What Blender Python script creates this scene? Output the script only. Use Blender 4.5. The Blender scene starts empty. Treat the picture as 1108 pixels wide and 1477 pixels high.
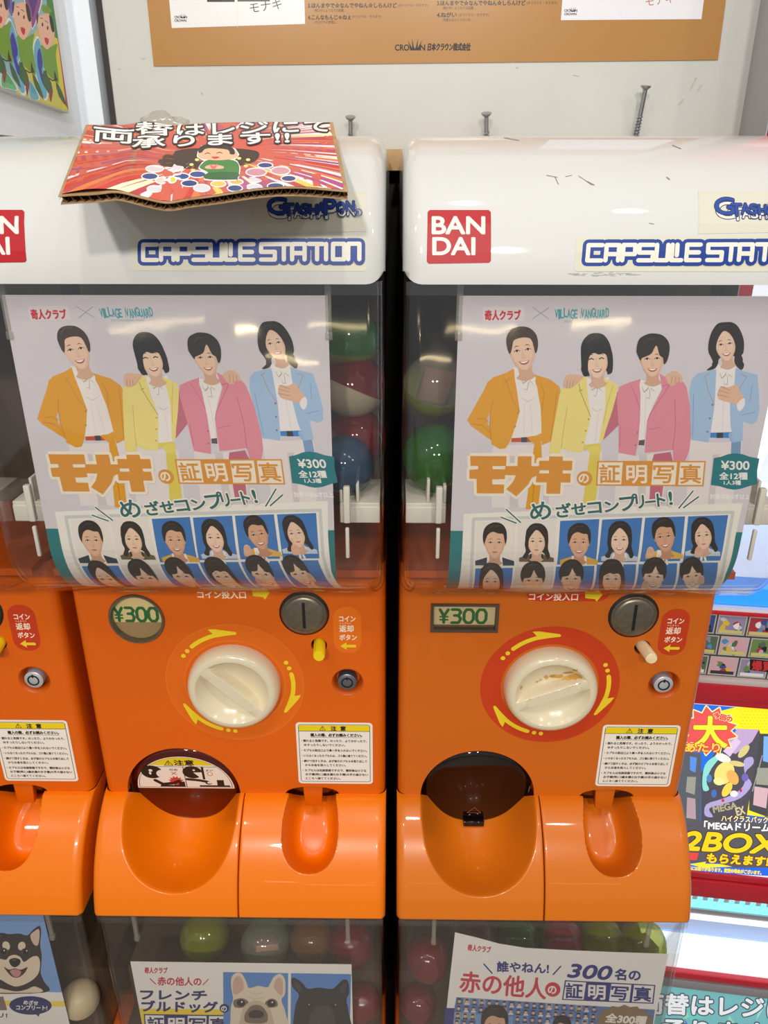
import bpy, bmesh, math, random
from mathutils import Vector, Matrix
from mathutils.geometry import tessellate_polygon
sc = bpy.context.scene
col = sc.collection
CZ = 1.36                                  # eye height: all heights below are measured from it
PITCH, FPX = math.radians(23), 1100.0
# ---------------------------------------------------------------- camera
cam = bpy.data.cameras.new('camera'); camo = bpy.data.objects.new('camera', cam); col.objects.link(camo)
cam.sensor_fit = 'VERTICAL'; cam.sensor_height = 36; cam.lens = FPX / 1477 * 36
cam.clip_start = .01; cam.clip_end = 50
camo.location = (0, 0, CZ); camo.rotation_euler = (math.pi/2 - PITCH, 0, math.radians(.72)); sc.camera = camo
# ---------------------------------------------------------------- exposure, world, lamps
vs = sc.view_settings; vs.view_transform = 'Standard'; vs.look = 'None'; vs.gamma = 1; vs.use_curve_mapping = False
vs.exposure = -0.42
cy_ = sc.cycles; cy_.max_bounces = 8; cy_.transparent_max_bounces = 24; cy_.use_denoising = True
cy_.caustics_reflective = False; cy_.caustics_refractive = False; cy_.sample_clamp_indirect = 4
w = bpy.data.worlds.new('shop'); sc.world = w; w.use_nodes = True
w.node_tree.nodes['Background'].inputs[0].default_value = (.86, .93, 1, 1)
w.node_tree.nodes['Background'].inputs[1].default_value = .52
def lamp(name, loc, energy, size, color=(1, .95, .89), target=None, sy=None, spread=180):
    l = bpy.data.lights.new(name, 'AREA'); l.energy = energy; l.size = size; l.color = color; l.shape = 'DISK'
    l.spread = math.radians(spread)
    if sy: l.shape = 'RECTANGLE'; l.size_y = sy
    o = bpy.data.objects.new(name, l); col.objects.link(o); o.location = (loc[0], loc[1], loc[2] + CZ)
    t = Vector(target if target else (loc[0], loc[1], loc[2] - 1)); t.z += CZ if target else 0
    if not target: t = o.location + Vector((0, 0, -1))
    o.rotation_euler = (t - o.location).to_track_quat('-Z', 'Y').to_euler()
    return o
for i, (x, y, z, e, s) in enumerate([(.06, -.22, 1.32, 6.5, .08), (.62, -.45, 1.32, 3.2, .10), (-.60, -.55, 1.32, 5, .10),
                                     (.25, -1.7, 1.05, 27, .14), (-.45, -1.7, 1.05, 30, .14), (1.5, -.9, 1.32, 7, .12), (-1.5, -.8, 1.32, 6, .12)]):
    lamp('ceiling_spot_light', (x, y, z), e, s, target=(x * .4, .55, -.25))
# warm strip lamps added behind the camera to streak the clear fronts with glints
for (x, y, z, sx, sy) in [(-.95, -2.0, -.50, .55, .016), (.1, -2.1, -.52, .4, .012), (.75, -1.9, -.47, .3, .014), (-.2, -2.0, -.64, .3, .010), (-.45, -2.0, -.52, .12, .016)]:
    lamp('glint_light', (x, y, z), .22, sx, (1, .8, .45), target=(x * .3, .6, -.3), sy=sy)
# ---------------------------------------------------------------- photo rays (authoring helper) and surfaces
CP, SP = math.cos(PITCH), math.sin(PITCH)
def ray(px, py):
    u = (px - 569) / FPX; v = (py - 738.5) / FPX
    return Vector((u, CP - v * SP, -SP - v * CP))
class Prof:
    """surface extruded along x from a profile of (depth, height) points, measured by (x, arc length)"""
    def __init__(s, pts, x0=0.0):
        s.p = [Vector(p) for p in pts]; s.x0 = x0; s.L = [0]
        for a, b in zip(s.p, s.p[1:]): s.L.append(s.L[-1] + (b - a).length)
        s.cut_b = list(s.L[1:-1]); s.cut_a = []
    def un0(s, px, py):
        try: return s.un(px, py, False)
        except TypeError: return None
    def un(s, px, py, past=True):
        r = ray(px, py); best = None
        f = [q.x * r.z - q.y * r.y for q in s.p]
        for i in range(len(f) - 1):
            if f[i] == f[i+1]: continue
            t = f[i] / (f[i] - f[i+1])
            lo, hi = (-1e9 if i == 0 else 0), (1e9 if i == len(f) - 2 else 1)
            if lo <= t <= hi:
                q = s.p[i].lerp(s.p[i+1], t); k = q.x / r.y
                if best is None or k < best[0]: best = (k, r.x * k - s.x0, s.L[i] + t * (s.L[i+1] - s.L[i]))
        if best is None and past:           # just past the bend: follow the sheet on round it
            n = 1
            while n < 400:
                y2 = py - n * .5; r2 = ray(px, y2); q = s.un0(px, y2)
                if q: return (q[0] + 0, q[1] + n * .5 * .0011)
                n += 1
        return (best[1], best[2])
    def at(s, a, b, h=0):
        i = 0
        while i < len(s.L) - 2 and b > s.L[i+1]: i += 1
        t = (b - s.L[i]) / (s.L[i+1] - s.L[i]); q = s.p[i].lerp(s.p[i+1], t)
        d = (s.p[i+1] - s.p[i]).normalized(); n = Vector((d.y, -d.x))
        if n.x > 0: n = -n
        return Vector((a, q.x + n.x * h, q.y + n.y * h))
    def nrm(s): return None
class Plane:
    def __init__(s, o, ex, ey, x0=0.0):
        s.o = Vector(o); s.ex = Vector(ex).normalized(); s.ey = Vector(ey).normalized(); s.n = s.ex.cross(s.ey)
        if s.n.dot(s.o) > 0: s.n = -s.n
        s.x0 = x0; s.cut_a = []; s.cut_b = []
    def un(s, px, py):
        r = ray(px, py); k = s.o.dot(s.n) / r.dot(s.n); p = r * k - s.o
        return (p.dot(s.ex), p.dot(s.ey))
    def at(s, a, b, h=0): return s.o + s.ex * a + s.ey * b + s.n * h - Vector((s.x0, 0, 0))
# ---------------------------------------------------------------- colours and materials
def lin(c): return tuple(((v/255) / 12.92 if v/255 <= .04045 else ((v/255 + .055) / 1.055) ** 2.4) for v in c[:3])
MATS = {}
def mat(name, c, rough=.5, metal=0, coat=0, spec=.5, emit=0, noise=0, nscale=60, bump=0, trans=0):
    if name in MATS: return MATS[name]
    m = bpy.data.materials.new(name); m.use_nodes = True; nt = m.node_tree; b = nt.nodes['Principled BSDF']
    L = (*lin(c), 1); b.inputs['Base Color'].default_value = L
    b.inputs['Roughness'].default_value = rough; b.inputs['Metallic'].default_value = metal
    b.inputs['Coat Weight'].default_value = coat; b.inputs['Coat Roughness'].default_value = .04
    b.inputs['Specular IOR Level'].default_value = spec
    if emit: b.inputs['Emission Color'].default_value = L; b.inputs['Emission Strength'].default_value = emit
    if noise or bump:
        tc = nt.nodes.new('ShaderNodeTexCoord'); nz = nt.nodes.new('ShaderNodeTexNoise'); nz.inputs['Scale'].default_value = nscale
        nz.inputs['Detail'].default_value = 4; nt.links.new(tc.outputs['Object'], nz.inputs['Vector'])
        if noise:
            r = nt.nodes.new('ShaderNodeValToRGB'); nt.links.new(nz.outputs['Fac'], r.inputs[0])
            r.color_ramp.elements[0].position = .35; r.color_ramp.elements[1].position = .65
            r.color_ramp.elements[0].color = (*[v * (1 - noise) for v in L[:3]], 1); r.color_ramp.elements[1].color = (*[min(1, v * (1 + noise * .4)) for v in L[:3]], 1)
            nt.links.new(r.outputs[0], b.inputs['Base Color'])
        if bump:
            bp = nt.nodes.new('ShaderNodeBump'); bp.inputs['Strength'].default_value = bump; bp.inputs['Distance'].default_value = .001
            nt.links.new(nz.outputs['Fac'], bp.inputs['Height']); nt.links.new(bp.outputs[0], b.inputs['Normal'])
    MATS[name] = m; return m
def clear(name, tint=(.96, .96, .96), base=.045, edge=.75, rough=.03, diff=None, dfac=0, power=4, bump=0):
    """thin clear plastic: transparent, glossier at grazing angles, optionally a little body colour"""
    if name in MATS: return MATS[name]
    m = bpy.data.materials.new(name); m.use_nodes = True; nt = m.node_tree; nt.nodes.clear(); N = nt.nodes.new; K = nt.links.new
    out = N('ShaderNodeOutputMaterial'); tr = N('ShaderNodeBsdfTransparent'); gl = N('ShaderNodeBsdfGlossy'); mx = N('ShaderNodeMixShader')
    lw = N('ShaderNodeLayerWeight'); lw.inputs[0].default_value = .5
    pw = N('ShaderNodeMath'); pw.operation = 'POWER'; pw.inputs[1].default_value = power; K(lw.outputs['Facing'], pw.inputs[0])
    ml = N('ShaderNodeMath'); ml.operation = 'MULTIPLY_ADD'; ml.inputs[1].default_value = edge; ml.inputs[2].default_value = base; K(pw.outputs[0], ml.inputs[0])
    tr.inputs[0].default_value = (*tint, 1); gl.inputs['Color'].default_value = (1, 1, 1, 1); gl.inputs['Roughness'].default_value = rough
    if bump:
        tc = N('ShaderNodeTexCoord'); nz = N('ShaderNodeTexNoise'); nz.inputs['Scale'].default_value = 14; K(tc.outputs['Object'], nz.inputs['Vector'])
        bp = N('ShaderNodeBump'); bp.inputs['Strength'].default_value = bump; bp.inputs['Distance'].default_value = .01
        K(nz.outputs['Fac'], bp.inputs['Height']); K(bp.outputs[0], gl.inputs['Normal'])
    a = tr.outputs[0]
    if diff:
        df = N('ShaderNodeBsdfDiffuse'); df.inputs[0].default_value = (*lin(diff), 1); m2 = N('ShaderNodeMixShader'); m2.inputs[0].default_value = dfac
        K(a, m2.inputs[1]); K(df.outputs[0], m2.inputs[2]); a = m2.outputs[0]
    K(ml.outputs[0], mx.inputs[0]); K(a, mx.inputs[1]); K(gl.outputs[0], mx.inputs[2]); K(mx.outputs[0], out.inputs[0])
    MATS[name] = m; return m
def print_mat(name, rough=.45, spec=.3, emit=0):
    """printed sheet: the ink colour of every shape is stored in the mesh"""
    if name in MATS: return MATS[name]
    m = bpy.data.materials.new(name); m.use_nodes = True; nt = m.node_tree; b = nt.nodes['Principled BSDF']
    at = nt.nodes.new('ShaderNodeAttribute'); at.attribute_name = 'ink'
    nt.links.new(at.outputs['Color'], b.inputs['Base Color']); b.inputs['Roughness'].default_value = rough; b.inputs['Specular IOR Level'].default_value = spec
    if emit: nt.links.new(at.outputs['Color'], b.inputs['Emission Color']); b.inputs['Emission Strength'].default_value = emit
    MATS[name] = m; return m
# ---------------------------------------------------------------- object helpers
def tag(o, label=None, cat=None, group=None, kind=None):
    if label: o['label'] = label
    if cat: o['category'] = cat
    if group: o['group'] = group
    if kind: o['kind'] = kind
    return o
def empty(name, loc, label=None, cat=None, group=None):
    o = bpy.data.objects.new(name, None); o.empty_display_size = .02; col.objects.link(o); o.location = (loc[0], loc[1], loc[2] + CZ)
    return tag(o, label, cat, group)
def copy_tree(o, parent=None):
    c = o.copy(); col.objects.link(c); c.parent = parent
    for ch in [k for k in bpy.data.objects if k.parent == o]: copy_tree(ch, c)
    return c
def finish(me, m, smooth=40, recalc=True):
    if recalc:
        bm = bmesh.new(); bm.from_mesh(me); bmesh.ops.recalc_face_normals(bm, faces=bm.faces); bm.to_mesh(me); bm.free()
    for x in (m if isinstance(m, (list, tuple)) else [m]): me.materials.append(x)
    if smooth:
        me.shade_smooth(); me.set_sharp_from_angle(angle=math.radians(smooth))
MO = Vector((0, .56, -.69))                # origin of a machine: its front foot
def link(name, me, parent=None, origin=None):
    """mesh made in eye-level coordinates -> object; inside a machine the origin is the machine's foot"""
    o = bpy.data.objects.new(name, me); col.objects.link(o)
    if parent is not None: o.parent = parent
    og = Vector(origin) if origin is not None else (MO if parent is not None else Vector((0, 0, 0)))
    me.transform(Matrix.Translation(-og))
    if parent is None: o.location = og + Vector((0, 0, CZ))
    return o
def mk(name, v, f, m, parent=None, origin=None, smooth=40, recalc=True):
    me = bpy.data.meshes.new(name); me.from_pydata([tuple(p) for p in v], [], f); me.update(); finish(me, m, smooth, recalc)
    return link(name, me, parent, origin)
def box(x0, x1, y0, y1, z0, z1):
    return ([(x, y, z) for x in (x0, x1) for y in (y0, y1) for z in (z0, z1)],
            [(0,1,3,2), (4,6,7,5), (0,4,5,1), (2,3,7,6), (0,2,6,4), (1,5,7,3)])
def join(*vf):
    V, F = [], []
    for v, f in vf:
        k = len(V); V += list(v); F += [tuple(i + k for i in q) for q in f]
    return V, F
def bevel_obj(o, w, seg=3):
    bm = bmesh.new(); bm.from_mesh(o.data)
    bmesh.ops.bevel(bm, geom=list(bm.edges), offset=w, segments=seg, affect='EDGES', profile=.5, clamp_overlap=True)
    bm.to_mesh(o.data); bm.free(); o.data.shade_smooth(); o.data.set_sharp_from_angle(angle=math.radians(40)); return o
def lathe(prof, axis_o, seg=48, ax='F'):
    """prof: (radius, height out of the surface); axis along -depth (out of a front face) or along z"""
    V, F = [], []; n = len(prof)
    for k in range(seg):
        t = 2 * math.pi * k / seg
        for r, h in prof:
            if ax == 'F': V.append((axis_o[0] + r * math.cos(t), axis_o[1] - h, axis_o[2] + r * math.sin(t)))
            else: V.append((axis_o[0] + r * math.cos(t), axis_o[1] + r * math.sin(t), axis_o[2] + h))
    for k in range(seg):
        for i in range(n - 1):
            a, b = k * n + i, ((k + 1) % seg) * n + i
            F.append((a, b, b + 1, a + 1))
    return V, F
def tube(pts, r, seg=10):
    V, F = [], []; pts = [Vector(p) for p in pts]; rr = r if isinstance(r, (list, tuple)) else [r] * len(pts)
    for i, p in enumerate(pts):
        d = (pts[min(i+1, len(pts)-1)] - pts[max(i-1, 0)]).normalized(); u = d.orthogonal().normalized(); v = d.cross(u)
        for k in range(seg):
            t = 2 * math.pi * k / seg; V.append(p + (u * math.cos(t) + v * math.sin(t)) * rr[i])
    for i in range(len(pts) - 1):
        for k in range(seg):
            a = i * seg + k; b = i * seg + (k + 1) % seg; F.append((a, b, b + seg, a + seg))
    F.append(tuple(range(seg))[::-1]); F.append(tuple(range((len(pts)-1)*seg, len(pts)*seg)))
    return V, F
def loft(prof, half, r, seg=6, closed=True):
    """profile in (depth, height) swept across the width with rounded ends"""
    P = [Vector(p) for p in prof]; n = len(P); N = []
    area = sum(P[i].x * P[(i+1) % n].y - P[(i+1) % n].x * P[i].y for i in range(n)); sg = 1 if area > 0 else -1
    for i in range(n):
        if closed: a, b = P[i-1], P[(i+1) % n]
        else: a, b = P[max(i-1, 0)], P[min(i+1, n-1)]
        d1 = (P[i] - a); d2 = (b - P[i])
        d1 = d1.normalized() if d1.length > 1e-9 else d2.normalized(); d2 = d2.normalized() if d2.length > 1e-9 else d1
        n1 = Vector((-d1.y, d1.x)) * sg; n2 = Vector((-d2.y, d2.x)) * sg
        m = (n1 + n2); m = m.normalized() if m.length > 1e-6 else n1
        N.append(m / max(.5, m.dot(n1)))
    V, F = [], []; rings = 0
    th = [i / seg * math.pi / 2 for i in range(seg + 1)]
    for s, tt in ((-1, th[::-1]), (1, th)):
        for t in tt:
            x = s * (half - r + r * math.sin(t)); o = r * (1 - math.cos(t))
            V += [(x, P[i].x + N[i].x * o, P[i].y + N[i].y * o) for i in range(n)]; rings += 1
    for k in range(rings - 1):
        for i in range(n if closed else n - 1):
            a, b = k * n + i, k * n + (i + 1) % n; F.append((a, b, b + n, a + n))
    F.append(tuple(range(n))); F.append(tuple(range((rings-1)*n, rings*n)))
    return V, F
# ---------------------------------------------------------------- printed sheets
_tc = bpy.data.curves.new('lettering', 'FONT'); _to = bpy.data.objects.new('lettering', _tc); col.objects.link(_to); _gl = {}
def glyphs(s):
    if s not in _gl:
        _tc.body = s; bpy.context.view_layer.update()
        me = _to.evaluated_get(bpy.context.evaluated_depsgraph_get()).to_mesh()
        _gl[s] = ([(v.co.x, v.co.y) for v in me.vertices], [tuple(p.vertices) for p in me.polygons])
    return _gl[s]
def catmull(p, n=5):
    o = []; k = len(p)
    for i in range(k):
        a, b, c, d = (Vector(p[(i + j) % k]) for j in (-1, 0, 1, 2))
        for s in range(n):
            t = s / n
            o.append(tuple(.5 * (2*b + (c - a)*t + (2*a - 5*b + 4*c - d)*t*t + (3*b - a - 3*c + d)*t**3)))
    return o
class Sheet:
    GAP = 2.0e-5; STEP = 4e-6
    def __init__(s, surf, T=None): s.surf = surf; s.T = T or getattr(surf, 'un', None); s.sh = []; s.base = None
    def flat(s, on): s.base = len(s.sh) if on else None     # shapes side by side that do not overlap
    def add(s, v, t, c, raw=False, sub=None):
        """one printed shape; sub = index of the overlapping piece each vertex belongs to"""
        if not raw: v = [s.T(*p) for p in v]
        xs = [p[0] for p in v]; ys = [p[1] for p in v]; bb = (min(xs), max(xs), min(ys), max(ys)); z = 0
        for (_, _, _, _, q, top) in (s.sh if s.base is None else s.sh[:s.base]):
            if q[0] < bb[1] and q[1] > bb[0] and q[2] < bb[3] and q[3] > bb[2]: z = max(z, top)
        z += s.GAP; zz = [z + k * s.STEP for k in sub] if sub else [z] * len(v)
        s.sh.append((v, t, c, zz, bb, max(zz)))
    def poly(s, p, c, sm=0, raw=False):
        if sm: p = catmull(p, sm if sm > 1 else 5)
        t = tessellate_polygon([[Vector((*q, 0)) for q in p]]); s.add(p, t, c, raw)
    def rect(s, x0, y0, x1, y1, c, raw=False): s.poly([(x0, y0), (x1, y0), (x1, y1), (x0, y1)], c, 0, raw)
    def rrect(s, x0, y0, x1, y1, r, c, raw=False):
        p = []
        for cx, cy, a in ((x1-r, y1-r, 0), (x0+r, y1-r, 90), (x0+r, y0+r, 180), (x1-r, y0+r, 270)):
            for k in range(7): t = math.radians(a + 15*k); p.append((cx + r*math.cos(t), cy + r*math.sin(t)))
        s.poly(p, c, 0, raw)
    def ell(s, cx, cy, rx, ry, c, rot=0, n=28, raw=False):
        r = math.radians(rot); p = []
        for k in range(n):
            t = 2*math.pi*k/n; x, y = rx*math.cos(t), ry*math.sin(t); p.append((cx + x*math.cos(r) - y*math.sin(r), cy + x*math.sin(r) + y*math.cos(r)))
        s.poly(p, c, 0, raw)
    def stroke(s, pts, w, c, closed=False, raw=False, cap=8):
        V, F, U = [], [], []; pts = [pts[0]] + [b for a, b in zip(pts, pts[1:]) if math.hypot(b[0]-a[0], b[1]-a[1]) > 1e-9]
        if closed and math.hypot(pts[0][0]-pts[-1][0], pts[0][1]-pts[-1][1]) > 1e-9: pts.append(pts[0])
        n = len(pts); D = []
        for (x0, y0), (x1, y1) in zip(pts, pts[1:]):
            l = math.hypot(x1-x0, y1-y0) or 1e-9; D.append(((x1-x0)/l, (y1-y0)/l))
        if not D: return
        def pair(p, nx, ny): return [(p[0]+nx, p[1]+ny), (p[0]-nx, p[1]-ny)]
        piece = 0; prev = None; caps = []
        for i, d in enumerate(D):
            if prev is None: k = len(V); V += pair(pts[i], -d[1]*w/2, d[0]*w/2); U += [piece]*2; prev = k; caps.append((pts[i], piece))
            e = D[i+1] if i + 1 < len(D) else None; k = len(V)
            if e and d[0]*e[0] + d[1]*e[1] > .86:
                mx, my = d[0]+e[0], d[1]+e[1]; l = math.hypot(mx, my); mx, my = mx/l, my/l; q = w/2/max(.5, mx*d[0]+my*d[1])
                V += pair(pts[i+1], -my*q, mx*q); U += [piece]*2; F += [(prev, k, k+1), (prev, k+1, prev+1)]; prev = k
            else:
                V += pair(pts[i+1], -d[1]*w/2, d[0]*w/2); U += [piece]*2; F += [(prev, k, k+1), (prev, k+1, prev+1)]; prev = None; piece += 1
        if not (closed and n > 12): caps.append((pts[-1], piece))
        else: caps = caps[1:]
        if cap:
            for (x, y), _ in caps:
                piece += 1; k = len(V); V += [(x + w/2*math.cos(2*math.pi*i/cap), y + w/2*math.sin(2*math.pi*i/cap)) for i in range(cap)]; U += [piece]*cap; F += [(k, k+i, k+i+1) for i in range(1, cap-1)]
        s.add(V, F, c, raw, U)
    def text(s, t, x, y, size, c, bold=0, rot=0, w=None, shear=0, sx=1.0, out=(), raw=False, up=-1, mid=False):
        """lettering: x, y the left end of the baseline, size the em height; up=-1 in photo coordinates, +1 in sheet coordinates"""
        gv, gf = glyphs(t); x0 = min(p[0] for p in gv); x1 = max(p[0] for p in gv)
        if w: sx = w / ((x1 - x0) * size)
        cr, sr = math.cos(math.radians(rot)), math.sin(math.radians(rot))
        def place(dx, dy):
            V = []
            for gx, gy in gv:
                X = (gx - x0 + shear*gy) * size * sx + dx; Y = gy * size + dy
                if mid: X -= (x1 - x0) * size * sx / 2
                V.append((x + X*cr - Y*sr, y + up * (X*sr + Y*cr)))
            return V
        for r, cc in list(out) + [(bold, c)]:
            V, F, U = [], [], []
            offs = [(0, 0)] + ([(r*math.cos(k*math.pi/4), r*math.sin(k*math.pi/4)) for k in range(8)] if r else [])
            if r > size * .06: offs += [(r*math.cos((k+.5)*math.pi/4), r*math.sin((k+.5)*math.pi/4)) for k in range(8)] + [(r*.5*math.cos(k*math.pi/3), r*.5*math.sin(k*math.pi/3)) for k in range(6)]
            for o in offs:
                k = len(V); V += place(*o); F += [tuple(i+k for i in f) for f in gf]; U += [len(U)//len(gv)]*len(gv)
            s.add(V, F, cc, raw, U)
    def mesh(s, name, lift=0, dim=1.0):
        bm = bmesh.new(); cl = bm.loops.layers.float_color.new('ink')
        for v, t, c, zz, _, _ in s.sh:
            vv = [bm.verts.new((p[0], p[1], lift + z)) for p, z in zip(v, zz)]; L = (*[q * dim for q in lin(c)], 1)
            for f in t:
                if len(set(f)) < 3: continue
                try: fc = bm.faces.new([vv[i] for i in f])
                except ValueError: continue
                for l in fc.loops: l[cl] = L
        for lst, no in ((s.surf.cut_b, (0, 1, 0)), (s.surf.cut_a, (1, 0, 0))):
            for b in lst:
                bmesh.ops.bisect_plane(bm, geom=bm.verts[:] + bm.edges[:] + bm.faces[:], plane_co=(b if no[0] else 0, b if no[1] else 0, 0), plane_no=no, dist=1e-7)
        for v in bm.verts: v.co = s.surf.at(v.co.x, v.co.y, v.co.z)
        me = bpy.data.meshes.new(name); bm.to_mesh(me); bm.free(); return me
    def build(s, name, m, parent=None, origin=None, lift=0, dim=1.0):
        me = s.mesh(name, lift, dim)
        # face every shape the same way as the sheet
        bm = bmesh.new(); bm.from_mesh(me); bm.faces.ensure_lookup_table()
        for f in bm.faces:
            c = f.calc_center_median()
            if f.normal.dot(c + Vector((s.surf.x0, 0, 0))) > 0: f.normal_flip()
        bm.to_mesh(me); bm.free(); me.materials.append(m)
        return link(name, me, parent, origin)
# ---------------------------------------------------------------- palette
M = dict(
    hood=mat('cream_plastic', (206, 205, 200), .5, coat=.8, spec=.3),
    orange=mat('orange_plastic', (218, 96, 2), .36, coat=.2, spec=.35, bump=.03, nscale=90),  # darker than the tray: the overhang's shade is put into its colour
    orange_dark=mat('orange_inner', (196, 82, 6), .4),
    tray=mat('orange_tray', (238, 120, 2), .3, coat=.35, spec=.35),
    dial=mat('ivory_plastic', (220, 206, 174), .22, coat=.5),
    orange_b=mat('orange_plastic_muted', (204, 100, 16), .36, coat=.2, spec=.35, bump=.03, nscale=90), tray_b=mat('orange_tray_muted', (214, 112, 16), .3, coat=.35, spec=.35),  # duller panel and tray orange for the right machine
    black=mat('black_gap', (14, 12, 11), .6),
    brown=mat('dark_interior', (84, 66, 48), .6, noise=.25, nscale=12),
    metal=mat('brushed_metal', (138, 130, 112), .38, metal=.85, noise=.15, nscale=200),
    steel=mat('zinc_steel', (165, 168, 170), .3, metal=1),
    white=mat('white_plastic', (226, 220, 208), .4),
    yellow=mat('yellow_plastic', (240, 205, 20), .35),
    cream=mat('cream_rod', (240, 214, 170), .35),
    lockw=mat('lock_face', (205, 205, 208), .35, metal=.5), lockb=mat('lock_steel', (128, 130, 140), .35, metal=.8),
    case=clear('clear_case', (.955, .95, .935), .05, .5, .05, power=4, bump=.05),
    edge=clear('clear_edge', (.86, .84, .80), .10, .6, .1, diff=(205, 200, 190), dfac=.22),
    cover=clear('clear_cover', (.95, .93, .88), .03, .4, .06),
    door_red=clear('smoked_red_cover', (.55, .13, .03), .05, .6, .08, diff=(96, 24, 6), dfac=.45),
    door_dark=clear('smoked_dark_cover', (.20, .12, .09), .05, .6, .04, diff=(22, 16, 14), dfac=.5),
    ink=print_mat('printed_sheet'), gloss=print_mat('printed_sticker', .4, .3),
)
HALF = .1505
FP = .634                                  # depth of the control panel
HOOD = [(.523, -.0585), (.523, -.050), (.5255, -.038), (.531, -.021), (.540, -.0035), (.553, .0112), (.571, .0222), (.594, .0302), (.62, .0347), (.655, .0372), (.70, .038)]
R_C = .07; ZC = -.2553; FC = .533
def case_prof(o):                           # o = offset inwards
    p = [(FC + o, -.0580), (FC + o, -.12), (FC + o, -.19)]
    for k in range(15): t = math.pi + math.pi/2 * k/14; p.append((FC + R_C + (R_C - o)*math.cos(t), ZC + (R_C - o)*math.sin(t)))
    return p + [(FP + .01, ZC - R_C + o)]
hoodS = {}
CAUTION = [(0, 'l', '・揺れると危険です。のったり、よりかかったり、'), (1, 'i', 'ゆすったりしないでください。'), (0, 'l', '・カプセル取出口より奥へ手を入れないでください。'),
           (0, 'l', '・いらなくなったカプセルは、ゴミ箱に捨ててください。'), (0, 'l', '・続けて回すときは、必ず前のカプセルを取り出して'), (1, 'i', 'からお金を投入してください。'),
           (0, 'l', '・カプセルは包装容器ですので、開封後は小さな'), (1, 'i', 'お子様(特に3歳未満のお子様)の手の届かない'), (1, 'i', 'ところへ捨ててください。')]
def panel_sheet(F=FP): return Plane((0, F, 0), (1, 0, 0), (0, 0, 1))
SHARE = {}
def shared(key, fn, name, parent):
    """the same mesh under another machine"""
    if key in SHARE:
        o = bpy.data.objects.new(name, SHARE[key]); col.objects.link(o); o.parent = parent; return o
    o = fn(); SHARE[key] = o.data; return o
# ---- trays: a curved front with a hollow pressed into it
TP = [(.634, -.5975), (.627, -.5985), (.618, -.603), (.606, -.611), (.594, -.6215), (.583, -.6345), (.573, -.650), (.566, -.665), (.561, -.679), (.558, -.6905)]
def tray_mesh(x0, x1, hollow, outer):
    P = [Vector(p) for p in TP]; L = [0]
    for a, b in zip(P, P[1:]): L.append(L[-1] + (b - a).length)
    def prof(s):
        d = s * L[-1]; i = 0
        while i < len(L) - 2 and d > L[i+1]: i += 1
        a, b, c, e = P[max(i-1, 0)], P[i], P[i+1], P[min(i+2, len(P)-1)]; t = (d - L[i]) / (L[i+1] - L[i])
        return .5 * (2*b + (c-a)*t + (2*a-5*b+4*c-e)*t*t + (3*b-a-3*c+e)*t**3)
    def side(r, n=6): return [(r - r*math.sin(math.pi/2*k/n), r*(1 - math.cos(math.pi/2*k/n))) for k in range(n, 0, -1)]
    rl, rr = (.009, .0022) if outer == 'l' else (.0022, .009)
    X = [(x0, .06 if outer == 'l' else .03)] + [(x0 + a, rl - (rl - b) if False else (rl*(1 - math.sqrt(max(0, 1 - ((rl - a)/rl)**2))))) for a, b in [(rl*k/6*k/6, 0) for k in range(0, 6)]]
    nx = int((x1 - x0 - rl - rr) / .0008)
    X += [(x0 + rl + (x1 - x0 - rl - rr)*k/nx, 0) for k in range(nx + 1)]
    X += [(x1 - a, rr*(1 - math.sqrt(max(0, 1 - ((rr - a)/rr)**2)))) for a in [rr*k/6*k/6 for k in range(5, -1, -1)]] + [(x1, .06 if outer == 'r' else .03)]
    ns = 170; S = [k/ns for k in range(ns + 1)]
    V = []; n = Vector((0, .69, -.72))
    for s in S:
        p = prof(s)
        for x, back in X:
            d = hollow(x, p.y) if x0 + .003 < x < x1 - .003 else 0
            V.append(Vector((x, p.x + back, p.y)) + n * d)
    for dy, dz in ((.0012, -.0026), (.004, -.0035), (.08, -.0035)):
        for x, back in X: V.append(Vector((x, TP[-1][0] + max(back, dy), TP[-1][1] + dz)))
    k = len(X); F = [(r*k + c, r*k + c + 1, (r+1)*k + c + 1, (r+1)*k + c) for r in range(ns + 3) for c in range(k - 1)]
    return V, F
def soft(q, e, D):
    t = max(0.0, 1 - q**e); return D * (t*t/(t + .12))*1.12 if t > 0 else 0
def chute_hollow(x, z):
    q = ((abs(x + .0655)/.0615)**2.1 + (max(0, -.597 - z)/.071)**2.1)**(1/2.1); return soft(q, 2.6, .064)
def coin_hollow(x, z):
    q = ((abs(x - .0725)/.0295)**2.2 + (abs(z + .6155)/.0325)**2.2)**(1/2.2); return soft(q, 6, .052)
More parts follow.
